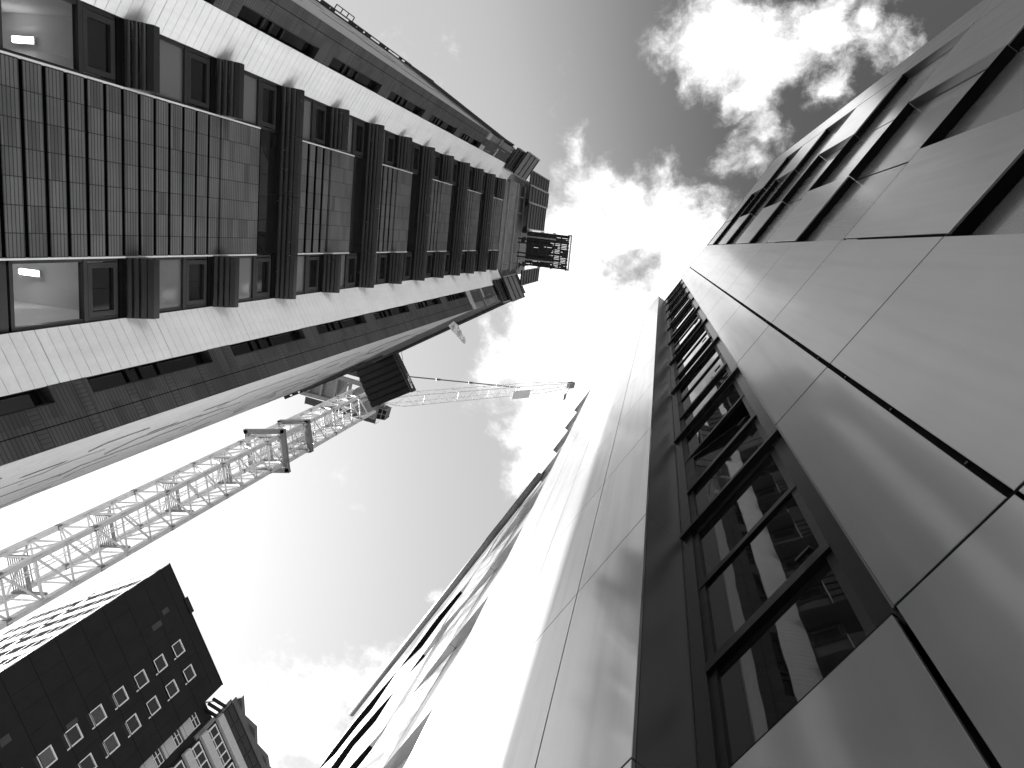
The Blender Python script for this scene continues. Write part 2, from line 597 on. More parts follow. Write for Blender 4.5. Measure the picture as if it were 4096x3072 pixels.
# ==================================================================
# PANEL CLAD BUILDING on the right
# ==================================================================
d = 2.0                                        # metres from the eye to its front
U = dirv(125.85)
M = (U[1], -U[0])                              # from the eye toward the front
RF = Fr((M[0] * d, M[1] * d), U)               # front wall
rows = [-0.80, 1.765, 3.632, 5.54, 7.475, 9.375, 11.32, 13.29, 15.25, 17.15, 19.1, 20.98]
rz = [Z(h * d) for h in rows]
rz[0] = 0.0
TOPR = rz[-1]


def build_panel_building():
    root = thing('panel_clad_building',
                 'tall grey metal panel building with recessed window strip, filling the right of the view', 'building',
                 (M[0] * d, M[1] * d, 0))
    f = RF
    dep = 0.085 * d
    seals = MB()

    def panel(u0, u1, z0, z1, o_bot, o_top, g=0.014, th=0.03, name='cladding_panel', mt=None):
        b = MB()
        a0, a1 = min(u0, u1) + g, max(u0, u1) - g
        b.hexa([f.p(a0, o_bot, z0 + g), f.p(a1, o_bot, z0 + g), f.p(a1, o_top, z1 - g), f.p(a0, o_top, z1 - g),
                f.p(a0, o_bot - th, z0 + g), f.p(a1, o_bot - th, z0 + g), f.p(a1, o_top - th, z1 - g), f.p(a0, o_top - th, z1 - g)])
        seals.box(f, a0 - g, a1 + g, max(o_top, o_bot) - .03, o_top - .0015, z1 - g, z1 + g)
        return b.build(name, mt or PANEL, root, bevel=0.003)

    uF, uA, uB, uC, uD, uE, uZ = .365 * d, -.022 * d, -.789 * d, -1.555 * d, -2.34 * d, -3.135 * d, -3.56 * d
    # backing wall behind the joints, and the building's body
    b = MB()
    b.box(f, uZ + .01, uF - .005, -.5, -dep - .10, 0, TOPR - .1)
    b.box(f, uZ + .01, uE - .014, -dep - .10, -.045, 0, TOPR - .1)
    b.box(f, uB + .012, uF - .012, -dep - .10, -.045, 0, TOPR - .1)
    b.build('backing_wall', JOINT_AND_SHADE, root)
    b = MB()
    b.box(f, uZ + .02, 4.70 * d, -14, -.55, 0, TOPR - .15)
    b.build('inner_wall', CONC_DARK, root)
    # bottom row and the sill panel under the window strip
    panel(uA - .02, .365 * d - .012, rz[0] + .2, rz[1], 0, 0, g=.010)
    panel(.365 * d + .012, 1.085 * d, rz[0] + .2, rz[1] - .03, 0.0, 0.0, g=.006)
    for (a, c) in ((uB, uA - .02), (uC, uB), (uD, uC), (uE, uD), (uZ, uE)):
        panel(c, a, rz[0] + .2, rz[1], 0, 0, g=.012)
    for i in range(1, len(rows) - 1):
        z0, z1 = rz[i], rz[i + 1]
        panel(uA + .008, uF, z0, z1, 0, 0)                   # beside the windows
        panel(uB, uA - .008, z0, z1, 0, 0)
        panel(uZ, uE, z0, z1, 0, 0, g=.018)                    # far edge band
        if i % 2 == 0 or i >= 10:
            panel(uC, uB - .016, z0, z1, -.012, -.012, g=.014)
        else:
            panel(uC, uB, z0, z1, -dep, -dep, g=.016, mt=PANEL_SHADE)
        if i >= 10:
            panel(uD, uC, z0, z1, 0, 0, g=.016)
            panel(uE, uD, z0, z1, 0, 0, g=.016)
            continue
        panel(uD, uC, z0, z1, -dep, -dep, g=.018, mt=PANEL_SHADE)
        if i % 2 == 1:
            panel(uE, uD, z0, z1, 0, 0, g=.016)
        else:
            panel(uE, uD, z0, z1, -dep, -dep, g=.018, mt=PANEL_SHADE)
        # reveals: the side cheeks of flush panels next to recessed ones
        c = MB()
        if i % 2 == 0:
            c.box(f, uE - .013, uE - .001, -dep - .03, -.004, z0, z1)
            c.box(f, uC + .002, uC + .013, -dep - .03, -.03, z0 + .014, z1 - .014)
        else:
            c.box(f, uD - .013, uD - .001, -dep - .03, -.004, z0 + .014, z1 - .014)
            c.box(f, uB + .002, uB + .013, -dep - .03, -.03, z0 + .012, z1 - .012)
        c.build_each('panel_reveal', PANEL_EDGE, root)
    # soffits: shelves level with the front, closing the recesses from above
    c = MB()
    for i in range(1, len(rows) - 1):
        if i % 2 == 0:
            c.box(f, uC + .013, uB - .012, -dep - .03, -.045, rz[i] + .016, rz[i] + .03)
        elif i < 10:
            c.box(f, uE + .005, uD - .014, -dep - .03, -.034, rz[i] + .018, rz[i] + .03)
        if 1 < i < 11:
            c.box(f, uD + .004, uC - .004, -dep - .03, -.006, rz[i] - .006, rz[i] + .012)
    c.build_each('panel_soffit', JOINT_AND_SHADE, root)  # undersides coloured black, their shade being part of the colour
    # screws in the open joint
    c = MB()
    for i in range(1, len(rows) - 1):
        for q in (.15, .5, .85):
            z = rz[i] + (rz[i + 1] - rz[i]) * q
            c.tube(f.p(uA, -.05, z), f.p(uA, -.025, z), .012, 8)
    c.build_each('joint_fixing', FRAME_GREY, root)
    c = MB()
    c.box(f, uZ - .01, uF, -.45, .006, TOPR, TOPR + .05)
    c.box(f, uF, 1.155 * d, -.45, -.04, TOPR - .25, TOPR + .05)
    c.build_each('roof_capping', FRAME_GREY, root)
    # far return of the front
    c = MB()
    c.box(f, uZ - .012, uZ, -13.9, -.002, 0, TOPR)
    c.build('end_wall', PANEL, root)

    seals.build_each('joint_seal', JOINT_AND_SHADE, root)
    seals = MB()

    # -------- window strip
    W = -.06 * d                                    # glass line
    uL, uR = 1.135 * d, .385 * d
    inner_l, inner_r = 1.075 * d, .445 * d
    jb = MB()
    jb.box(f, uR - .04, inner_r, W - .3, W + .035, rz[1] - .03, TOPR - .25)
    jb.build('window_jamb', JAMB, root)
    jb = MB()
    jb.box(f, inner_l, uL + .03, W - .3, W + .035, rz[1] - .03, TOPR - .25)
    jb.build('window_jamb', JAMB, root)
    rv = MB()
    rv.box(f, uF - .012, uF, W - .05, -.002, rz[1], TOPR)
    rv.build('panel_reveal', PANEL_EDGE, root)
    for i in range(1, len(rows) - 1):
        z0, z1 = rz[i], rz[i + 1]
        H = z1 - z0
        fr = MB()
        # sill that runs past both jambs, then head, transoms and stiles
        fr.box(f, uR - .02, uL + .015, W - .1, W + .085, z0 - .035, z0 + .03)
        fr.box(f, inner_r, inner_l, W - .1, W + .012, z0 + .03, z0 + .12)
        fr.box(f, inner_r, inner_l, W - .1, W + .012, z1 - .16, z1 - .035)
        for q, hh in ((.32, .055), (.66, .04)):
            zz = z0 + H * q
            fr.box(f, inner_r, inner_l, W - .1, W + (.045 if q < .5 else .02), zz - hh, zz + hh)
        fr.box(f, inner_r, inner_r + .075, W - .1, W + .012, z0, z1 - .035)
        fr.box(f, inner_l - .075, inner_l, W - .1, W + .012, z0, z1 - .035)
        wf = fr.build('window', FRAME_DARK, root)
        a, c_ = inner_r + .075, inner_l - .075
        for (q0, q1) in ((0.0, .32), (.32, .66), (.66, 1.0)):
            zz0, zz1 = z0 + H * q0 + .07, z0 + H * q1 - .07
            pn = MB()
            if i == 2 and q0 == .32:
                # casement turned inward, hinged on the left jamb
                an = math.radians(12)
                L = c_ - a
                e = lambda t, k, z: f.p(c_ - t * math.cos(an) - k * math.sin(an) * 0, W - .03 - t * math.sin(an) + k, z)
                pn.hexa([e(.08, 0, zz0 + .08), e(L - .08, 0, zz0 + .08), e(L - .08, 0, zz1 - .08), e(.08, 0, zz1 - .08),
                         e(.08, .02, zz0 + .08), e(L - .08, .02, zz0 + .08), e(L - .08, .02, zz1 - .08), e(.08, .02, zz1 - .08)])
                fs = MB()
                for (t0, t1, y0, y1) in ((0, L, zz0, zz0 + .08), (0, L, zz1 - .08, zz1), (0, .08, zz0, zz1), (L - .08, L, zz0, zz1)):
                    fs.hexa([e(t0, -.02, y0), e(t1, -.02, y0), e(t1, -.02, y1), e(t0, -.02, y1),
                             e(t0, .05, y0), e(t1, .05, y0), e(t1, .05, y1), e(t0, .05, y1)])
                fs.build('open_casement', FRAME_DARK, wf)
                bk = MB()
                bk.box(f, a, c_, W - .42, W - .40, zz0 - .05, zz1 + .05)
                bk.box(f, a, c_, W - .40, W - .02, zz1 + .0, zz1 + .03)
                bk.build('dark_opening', JOINT_AND_SHADE, wf)
            else:
                pn.box(f, a, c_, W - .05, W - .006, zz0, zz1)
            pn.build('pane', GLASS, wf)
        # window handle
        hd = MB()
        hd.box(f, inner_r + .1, inner_r + .24, W + .075, W + .10, z0 + H * .32 + .03, z0 + H * .32 + .06)
        hd.build('handle', FRAME_DARK, wf)

    # -------- the projecting block left of the strip, with its return wall
    nS = .803
    oS = (1 - nS) * d                                # this far in front of the front wall
    uV = 1.155 * d
    TOP2 = rz[-1]

    def spanel(u0, u1, i, g=.006, top=None):
        b = MB()
        z0, z1 = rz[i], rz[i + 1]
        b.box(f, u0 + g, u1 - g, oS - .03, oS, max(z0, .15) + g, z1 - g)
        return b.build('cladding_panel', PANEL, root, bevel=0.004)

    cols = [1.155 * d, 1.765 * d, 2.54 * d, 3.30 * d, 3.96 * d]
    b = MB()
    b.box(f, uV + .02, 3.955 * d, -.5, oS - .045, 0, TOP2 - .1)
    b.build('backing_wall', JOINT_AND_SHADE, root)
    for i in range(len(rows) - 1):
        for k in range(4):
            g0 = .012 if k == 1 else .006
            bb = MB()
            z0, z1 = rz[i], rz[i + 1]
            bb.box(f, cols[k] + (.014 if k == 1 else .0 if k == 0 else .005), cols[k + 1] - (.004), oS - .03, oS, max(z0, .15) + .009, z1 - .009)
            bb.build('cladding_panel', PANEL, root, bevel=0.003)
        seals.box(f, uV + .02, cols[4] - .004, oS - .035, oS - .0025, z1 - .011, z1 + .011)
        seals.box(f, uV + .0025, uV + .02, W, oS - .034, z1 - .009, z1 + .009)
        # return wall panels facing the window strip
        rp = MB()
        rp.box(f, uV, uV + .02, W - .02, oS - .034, max(rz[i], .15) + .003, rz[i + 1] - .003)
        rp.build('return_panel', PANEL_EDGE, root)
    c = MB()
    c.box(f, uV - .006, 3.96 * d, -.4, oS + .004, TOP2, TOP2 + .04)
    seals.build_each('joint_seal', JOINT_AND_SHADE, root)
    c.build('roof_capping', PANEL_EDGE, root)

    # -------- folded panels: bottom edge straight and proud, top edge folded back
    sh = [4.87 + 1.93 * k for k in range(-3, 9)]
    bk = MB()
    bk.box(f, 3.955 * d, 4.70 * d, -.5, (1 - .97) * d, 0, TOP2 - .1)
    bk.build('backing_wall', JOINT_AND_SHADE, root)
    for k in range(len(sh) - 1):
        z0, z1 = Z(sh[k] * d), min(Z(sh[k + 1] * d), TOP2)
        if z0 < .1:
            z0 = .1
        bot = [(3.96, .803), (4.30, .803), (4.745, .806)]
        topl = [(3.96, .803), (4.40, .895), (4.745, .89)]
        b = MB()
        B = [f.p(u * d, (1 - n) * d, z0 + .004) for u, n in bot]
        T = [f.p(u * d, (1 - n) * d, z1 - .004) for u, n in topl]
        for q in range(2):
            b.face([B[q], B[q + 1], T[q + 1]])
            b.face([B[q], T[q + 1], T[q]])
        bi = [f.p(u * d, (1 - .96) * d, z0 + .004) for u, n in bot]
        for q in range(2):
            b.face([B[q], bi[q], bi[q + 1], B[q + 1]])
        b.face([B[2], bi[2], f.p(4.745 * d, (1 - .96) * d, z1 - .004), T[2]])
        b.build('folded_panel', PANEL, root)

    # -------- lower wing carrying the same folds on
    LT = 12.35
    lh = [4.87 + 1.93 * k - 1.93 * 3 for k in range(0, 8)]
    lh = [h for h in lh if h < LT - .3] + [LT]
    rnd = random.Random(4)
    us = [4.75, 5.35, 5.9, 6.5, 7.15, 7.8, 8.5, 9.2, 10.0, 10.8, 11.53]
    bk = MB()
    bk.box(f, 4.75 * d, 11.45 * d, -8, (1 - .985) * d, 0, Z(LT * d) - .05)
    bk.build('backing_wall', JOINT_AND_SHADE, root)
    for k in range(len(lh) - 1):
        z0, z1 = max(Z(lh[k] * d), .1), Z(lh[k + 1] * d)
        b, so = MB(), MB()
        bo, to = [], []
        for q, u in enumerate(us):
            ph = (q + k * 2) % 4
            nb = .806 + (.0, .018, .040, .018)[ph] + rnd.uniform(0, .012)
            nt = nb + (.030, .052, .030, .062)[ph] * rnd.uniform(.8, 1.4) * min(1.5, .25 + q * .25)
            if q == 0:
                nb, nt = .806, .885
            elif q == 1:
                nt = .856
            elif q == 2:
                nt = nb + .012
            bo.append((u, nb))
            to.append((u, nt))
        B = [f.p(u * d, (1 - n) * d, z0 + .004) for u, n in bo]
        T = [f.p(u * d, (1 - n) * d, z1 - .004) for u, n in to]
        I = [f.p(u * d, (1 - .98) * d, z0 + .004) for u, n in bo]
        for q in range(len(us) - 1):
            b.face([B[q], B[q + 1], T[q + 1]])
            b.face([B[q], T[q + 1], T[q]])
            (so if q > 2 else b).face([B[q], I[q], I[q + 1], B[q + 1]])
        so.build('fold_soffit', JOINT_AND_SHADE, root)  # black faces: shadow lines under the rows put into the colour
        b.face([B[-1], I[-1], f.p(us[-1] * d, (1 - .98) * d, z1 - .004), T[-1]])
        b.build('folded_panel', PANEL, root)
    c = MB()
    c.tube(f.p(4.6 * d, (1 - .80) * d, Z((LT + .10) * d)), f.p(11.56 * d, (1 - .80) * d, Z((LT + .10) * d)), .13, 14)
    c.build('roof_gutter', GUTTER, root, smooth=True)
    return root


build_panel_building()

# ==================================================================
# TOWER UNDER CONSTRUCTION on the left
# ==================================================================
D = 10.5
P0 = (-10.44, -1.15)
TF = Fr(P0, dirv(96.3))
Pu, Pl = (-10.10, -4.23), (-10.72, 1.43)
Du, Dl = (-8.92, -5.82), (-9.91, 3.34)
Eu, El = (-14.23, -9.88), (-20.93, 8.43)
WU = Fr(Pu, dirv(-53.5))
WL = Fr(Pl, dirv(67))
SU = Fr(Du, dirv(-142.5), toward=(-8, -12))
SL = Fr(Dl, dirv(155.2), toward=(-8, 10))


def build_tower():
    root = thing('construction_tower',
                 'unfinished dark brick tower with white plank bands and fluted canopies, at the left', 'building',
                 (-10.44, -1.15, 0))
    f = TF
    zt = Z(4.40 * D)
    uA, uB = -.178 * D, .129 * D
    u0, u1 = -.2945 * D, .2475 * D
    st = .2742 * D                                    # storey height
    k0 = 1.190 * D                                    # underside of the lowest canopy in view

    # body of the building behind the facades
    def inset(p, fr, e):
        return (p[0] - fr.o.x * e, p[1] - fr.o.y * e)
    body = MB()
    pts = [inset(Pu, TF, 3.3), inset(Pl, TF, 3.3), inset(inset(Dl, WL, .45), SL, .3), inset(El, SL, .3), (-23, 0), inset(Eu, SU, .3),
           inset(inset(Du, WU, .45), SU, .3)]
    body.prism(pts, 0, Z(4.42 * D))
    body.build('inner_wall', CONC_DARK, root)
    # solid backing of both wings
    for fr_, L in ((WU, 1.97), (WL, 2.07)):
        b = MB()
        b.box(fr_, 0.0, 1.0, -.5, -.06, 0, Z(46.4))
        b.box(fr_, 1.34, L - .02, -.9, -.10, 0, Z(37.0))
        b.build('backing_wall', JOINT_AND_SHADE, root)
    # unseen block added behind the front, keeping the sun off the panel building
    sun_block = MB()
    sun_block.prism([(-14.5, -4.5), (-14.2, 2.5), (-20, 5), (-20, -6)], Z(4.4 * D), Z(57))
    sun_block.build('sun_blocker', CONC, root)

    # ---- dark brick centre bay: bands with deep joints, plain block, dark spandrel under each long canopy
    plain, spand = MB(), MB()
    back = MB()
    back.box(f, uA, uB, -.5, -.19, 0, zt)
    back.build('backing_wall', JOINT_AND_SHADE, root)
    pl_top = [1.647 + .5485 * j for j in range(6)]
    for j, pt in enumerate(pl_top):
        top = pt * D
        blk = top - .155 * D
        plain.box(f, uA, uB, -.10, -.004, Z(blk), Z(top))
        sp_top = (1.190 + .2742 * (2 + 2 * j)) * D
        spand.box(f, uA, uB, -.10, -.05, Z(top + .012 * D), Z(sp_top))
        low = (1.82 + .5485 * (j - 1)) * D if j else -.1 * D
        step = .0427 * D if j == 0 else .0455 * D
        gap = (.0086 if j == 0 else .0155) * D
        zz = blk - gap
        bands, shade_cores = MB(), MB()
        while zz - (step - gap) > low:
            bands.box(f, uA, uB, -.022, .0, Z(zz - (step - gap)), Z(zz))
            shade_cores.box(f, uA + .02, uB - .02, -.17, -.024, Z(zz - (step - gap)) + .012, Z(zz))
            zz -= step
        shade_cores.box(f, uA + .02, uB - .02, -.20, -.165, Z(max(low, -1.4)), Z(blk))
        shade_cores.build('groove_shade', JOINT_AND_SHADE, root)  # black cores behind the thin brick faces: groove shade given as colour
        bands.build('brick_bands', BRICK, root)
    plain.build_each('brick_block', BRICK, root)
    spand.build_each('spandrel_glass', GLASS_SASH, root)
    for u in (uA, uB):
        for j in range(6):
            hi = pl_top[j] * D + .0
            lo = (1.80 + .5485 * (j - 1)) * D if j else -1.5
            t = MB()
            t.box(f, u - .012, u + .022, -.06, .018, Z(lo), Z(hi))
            t.build('white_edge_trim', WHITE_TRIM, root)

    # ---- window columns either side, one window per storey
    for col, (a, b) in enumerate(((u0, uA), (uB + .02, u1))):
        for k in range(-1, 12):
            hi = k0 + st * k                          # underside of the canopy over this window
            lo = hi - st + .068 * D
            if k == -1:
                lo, hi2 = -.5 * D, .94 * D
            if k == 0:
                lo = .945 * D
            if k == -1:
                hi = .94 * D
            fr_ = MB()
            o0, o1 = -.16, -.06
            sash = hi - .092 * D
            fr_.box(f, a, b, o0, o1, Z(lo), Z(lo) + .07)
            fr_.box(f, a, b, o0 - .2, o1, Z(hi - .016 * D), Z(hi))
            if k >= 0:
                fr_.box(f, a, b, o0, o1 + .02, Z(sash) - .05, Z(sash) + .05)
            fr_.box(f, a, a + .07, o0, o1, Z(lo), Z(hi))
            fr_.box(f, b - .07, b, o0, o1, Z(lo), Z(hi))
            w = fr_.build('window', FRAME_GREY, root)
            see = k <= 0
            pn = MB()
            if k >= 0:
                pn.box(f, a + .07, b - .07, -.13, -.10, Z(lo) + .07, Z(sash) - .05)
            else:
                pn.box(f, a + .07, b - .07, -.13, -.10, Z(lo) + .07, Z(hi - .016 * D))
            pn.build('pane', GLASS_SEE if see else GLASS_TOWER, w)
            if k >= 0:
                s = MB()
                z0_, z1_ = Z(sash) + .05, Z(hi - .016 * D)
                for (x0, x1, y0, y1) in ((a + .09, b - .09, z0_, z0_ + .10), (a + .09, b - .09, z1_ - .10, z1_),
                                         (a + .09, a + .19, z0_ + .1, z1_ - .1), (b - .19, b - .09, z0_ + .1, z1_ - .1)):
                    s.box(f, x0, x1, -.12, -.035, y0, y1)
                s.build('opening_sash', FRAME_GREY, w)
                pn = MB()
                pn.box(f, a + .19, b - .19, -.115, -.09, z0_ + .1, z1_ - .1)
                pn.build('pane', GLASS_SASH, w)
            # the room behind
            rm = MB()
            zz1 = Z(hi) - .02
            q = [f.p(a + .02, -.165, 0), f.p(b - .02, -.165, 0), f.p(b - .02, -3.2, 0), f.p(a + .02, -3.2, 0)]
            lo_ = [p + Vector((0, 0, Z(lo) + .02)) for p in q]
            hi_ = [p + Vector((0, 0, zz1)) for p in q]
            rm.face(lo_)
            rm.face(hi_[::-1])
            for i in (1, 2, 3):
                j = (i + 1) % 4
                rm.face([lo_[i], lo_[j], hi_[j], hi_[i]])
            rm.build('room', ROOM, w)

    # ---- fluted canopies: a short one over every window, a full width one every second storey
    def canopy(a, b, zb):
        prof = [(-.12, zb - .01), (.0, zb - .01)]
        # three half round flutes stepping out and up, then a plain raking plate
        o, z = 0.0, zb
        for q in range(3):
            for i in range(9):
                t = math.pi * i / 8
                prof.append((o + .052 - .052 * math.cos(t), z + .02 - .050 * math.sin(t) + .075 * i / 8))
            o += .104
            z += .075
        prof += [(o + .02, z + .02), (o + .10, z + .10), (o + .105, z + .26), (o + .05, z + .30), (-.12, z + .40)]
        return prof
    for k in range(0, 12):
        zb = Z(k0 + st * k)
        long_ = k >= 2 and k % 2 == 0
        segs = [(u0, uA - .01), (uB + .01, u1)]
        if long_:
            mid = uA + (uB - uA) * .5
            segs = [(u0, uA - .006), (uA + .006, mid - .006), (mid + .006, uB - .006), (uB + .006, u1)]
        for (a, b) in segs:
            c = MB()
            c.extrude(f, canopy(a, b, zb), a, b)
            c.build('fluted_canopy', FIN, root)
        sl = MB()
        for (a, b) in segs:
            if abs(b - a) < 1.5:
                sl.box(f, a + .02, b - .02, -.25, -.03, zb - .12, zb - .01)
        sl.build_each('canopy_slot', JOINT_AND_SHADE, root)

    # ---- white planks on both inner wings
    pitch = .2855 * D / 12
    for fr_, w in ((WU, .988), (WL, 1.011)):
        b = MB()
        n = int(4.43 * D / pitch) + 4
        for i in range(n):
            z1 = Z(4.43 * D) - i * pitch
            z0 = z1 - pitch + (.012 if i % 12 else .022)
            if z0 < .3:
                break
            b.box(fr_, .0, w, -.055, 0, z0, z1)
        b.build('white_plank_cladding', WHITE, root)

    # ---- dark brick outer part of the wings with a column of tall recessed windows
    for fr_, L in ((WU, 1.97), (WL, 2.07)):
        top = Z(3.53 * D)
        b = MB()
        b.box(fr_, 1.33, L, -.098, 0, .1, top)
        wins = [(3.17 - .4265 * k) for k in range(0, 8)]
        prev = top
        for h in wins:
            z0, z1 = Z(h * D), Z((h + .345) * D)
            b.box(fr_, .99, 1.33, -.4, -.002, z1, prev)
            prev = z0
        if prev > .2:
            b.box(fr_, .99, 1.33, -.4, -.002, .1, prev)
        b.build('brick_wall', BRICK_WING, root)
        jt = MB()
        jt.box(fr_, 1.705, 1.722, -.05, .003, .1, top)
        jt.build('brick_joint', JOINT_AND_SHADE, root)
        for h in wins:
            z0, z1 = Z(h * D), Z((h + .345) * D)
            if z1 < .5:
                continue
            fm = MB()
            H = z1 - z0
            for q in (.33, .43, .58):
                fm.box(fr_, 1.0, 1.325, -.26, -.17, z0 + H * q - .05, z0 + H * q + .05)
            fm.box(fr_, 1.0, 1.325, -.26, -.17, z0, z0 + .08)
            fm.box(fr_, 1.0, 1.325, -.26, -.17, z1 - .08, z1)
            fm.box(fr_, 1.295, 1.325, -.26, -.05, z0, z1)
            w = fm.build('window', FRAME_DARK, root)
            pn = MB()
            pn.box(fr_, .995, 1.3, -.25, -.22, z0 + .08, z1 - .08)
            pn.build('pane', GLASS, w)

    # ---- pale side walls running back from the wings, with slots and stepped panels
    rnd = random.Random(8)
    for fr_, L in ((SL, 12.14), (SU, 6.68)):
        b = MB()
        top = Z(3.53 * D)
        b.box(fr_, 0.02, L, -.3, 0, .1, top)
        b.build('pale_side_wall', SLATE, root)
        stp = MB()
        slot = MB()
        ns = 26
        for i in range(ns):
            zz = top - (i + 1) * 1.42
            if zz < .5:
                break
            x = 1.6 + rnd.uniform(0, .8)
            while x < L - 1.2:
                w = rnd.uniform(.5, 1.5)
                hh = rnd.choice((1.38, 1.38, 2.8))
                t = rnd.choice((.010, .018, .03))
                if rnd.random() < .4:
                    stp.box(fr_, x, x + w, 0, t, zz + .02, min(zz + hh, top - .02))
                if rnd.random() < .22:
                    slot.box(fr_, x + w + .04, x + w + .22, -.01, .004, zz + .15, min(zz + hh - .1, top - .05))
                x += w + rnd.uniform(.3, 1.3)
        stp.build_each('raised_cladding', SLATE, root)
        slot.build_each('wall_slot', JOINT_AND_SHADE, root)

    # ---- unfinished concrete floors at the top
    def wing_top(fr_, L):
        c = MB()
        c.box(fr_, .99, L, -.5, -.03, Z(3.535 * D), Z(3.62 * D))
        c.box(fr_, .99, L * .72, -.5, -.06, Z(3.62 * D), Z(3.90 * D))
        c.box(fr_, .99, L * .76, -.5, -.02, Z(3.84 * D), Z(3.87 * D))
        c.build('pale_concrete_wall', CONC_PALE, root)
        c = MB()
        c.box(fr_, .99, L, -.5, -.08, Z(3.90 * D), Z(4.20 * D))
        c.box(fr_, .99, L, -1.2, -.5, Z(3.6 * D), Z(4.42 * D))
        c.box(fr_, L - .6, L, -.5, -.1, Z(3.62 * D), Z(3.9 * D))
        c.build('concrete_wall', CONC, root)
        r = MB()
        for i in range(4):
            zz = Z((3.66 + .13 * i) * D)
            r.tube(fr_.p(1.1 + .2 * i, -.05, zz), fr_.p(1.14 + .2 * i, .22, zz + .02), .02, 6)
        r.build_each('steel_stub', STEEL, root)
    wing_top(WU, 1.97)
    wing_top(WL, 2.07)
    for fr_, L, zt_, zb_ in ((SL, 12.14, 52.6, 37.0), (SU, 6.68, 43.5, 37.0)):
        n = int((zt_ - zb_) / 3.0)
        slabs, walls = MB(), MB()
        for q in range(n + 1):
            z = Z(zb_ + .1 + (zt_ - zb_ - .4) * q / n)
            slabs.box(fr_, .02, L + .1, -3, .06, z, z + .28)
        slabs.build_each('floor_slab', CONC, root)
        c = MB()
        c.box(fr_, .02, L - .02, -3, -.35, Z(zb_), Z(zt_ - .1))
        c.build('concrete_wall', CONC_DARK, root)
        x = .8
        c = MB()
        while x < L:
            c.box(fr_, x, x + .35, -.9, -.12, Z(zb_), Z(zt_ - .2))
            x += 2.4
        c.build_each('concrete_column', CONC, root)
    # thin edge guards up the far rear corners
    for fr_, L, z0, z1 in ((SU, 6.68, 26.5, 40), (SL, 12.14, 36.0, 46.0)):
        c = MB()
        for o in (.03, .16):
            c.bar(fr_.p(L, o, Z(z0)), fr_.p(L, o, Z(z1)), .05)
        z = z0
        rnd = random.Random(3)
        while z < z1:
            if rnd.random() < .7:
                c.box(fr_, L - .03, L + .02, .03, .16, Z(z), Z(z + rnd.uniform(.2, .9)))
            z += .9
        c.build('edge_guard', STEEL_DARK, root)
    # front: stacked edge beams with pale nosings
    c = MB()
    c.box(f, -3.15, 2.72, -1.0, -.02, Z(4.42 * D), Z(4.52 * D))
    c.box(f, -3.30, 2.88, -1.0, .0, Z(4.54 * D), Z(4.775 * D))
    c.box(f, -3.20, 2.85, -1.0, .04, Z(4.80 * D), Z(5.03 * D))
    c.box(f, -3.9, 3.4, -1.4, -.45, Z(4.40 * D), Z(5.62 * D))
    c.box(f, -3.6, 3.1, -1.0, -.05, Z(5.05 * D), Z(5.36 * D))
    c.build('concrete_wall', CONC, root)
    c = MB()
    c.box(f, -3.30, 2.9, -.9, .10, Z(4.525 * D), Z(4.54 * D))
    c.box(f, -3.28, 2.92, -.9, .12, Z(4.785 * D), Z(4.80 * D))
    c.box(f, -3.22, 2.88, -.9, .14, Z(5.035 * D), Z(5.05 * D))
    c.build_each('slab_nosing', STEEL, root)
    c = MB()
    for zc in (4.60, 4.88):
        for u in (-2.4, -1.3, .2, 1.5, 2.3):
            c.tube(f.p(u, 0, Z(zc * D)), f.p(u + .02, .34, Z(zc * D) + .02), .028, 6)
    c.build_each('steel_stub', STEEL, root)
    c = MB()
    rnd = random.Random(5)
    for u in (-2.9, -2.2, -.2, .55, 2.45):
        for q in range(5):
            zz = Z(5.1 * D) + rnd.uniform(0, 2.4)
            c.box(f, u + rnd.uniform(-.25, .0), u + rnd.uniform(.05, .3), -.2, rnd.uniform(.1, .34), zz, zz + rnd.uniform(.05, .2))
    c.build_each('formwork_bracket', STEEL_DARK, root)
    return root


build_tower()

# ---- ceiling lamps inside the lowest windows
def ceiling_lamp(u, z, label):
    f = TF
    t = thing('ceiling_lamp', label, 'lamp', tuple(f.p(u, -2.1, z)), 'strip lamps inside the lowest tower windows')
    b = MB()
    b.box(f, u - .07, u + .07, -2.36, -1.86, z + .03, z + .08)
    b.build('housing', WHITE_TRIM, t)
    e = MB()
    for q in (-.045, .015):
        e.box(f, u + q, u + q + .03, -2.34, -1.88, z, z + .03)
    e.build('tube', emit_mat('lamp_tube', 3.6), t)
    return t


ceiling_lamp(-.245 * D, Z(1.176 * D), 'lit strip lamp seen through the lowest window of the upper column')
ceiling_lamp(.182 * D, Z(1.17 * D), 'lit strip lamp seen through the big lower pane below the brick panel')
ceiling_lamp(.176 * D, Z(1.07 * D) - .4, 'lit strip lamp at the left edge, behind the lowest tower pane')


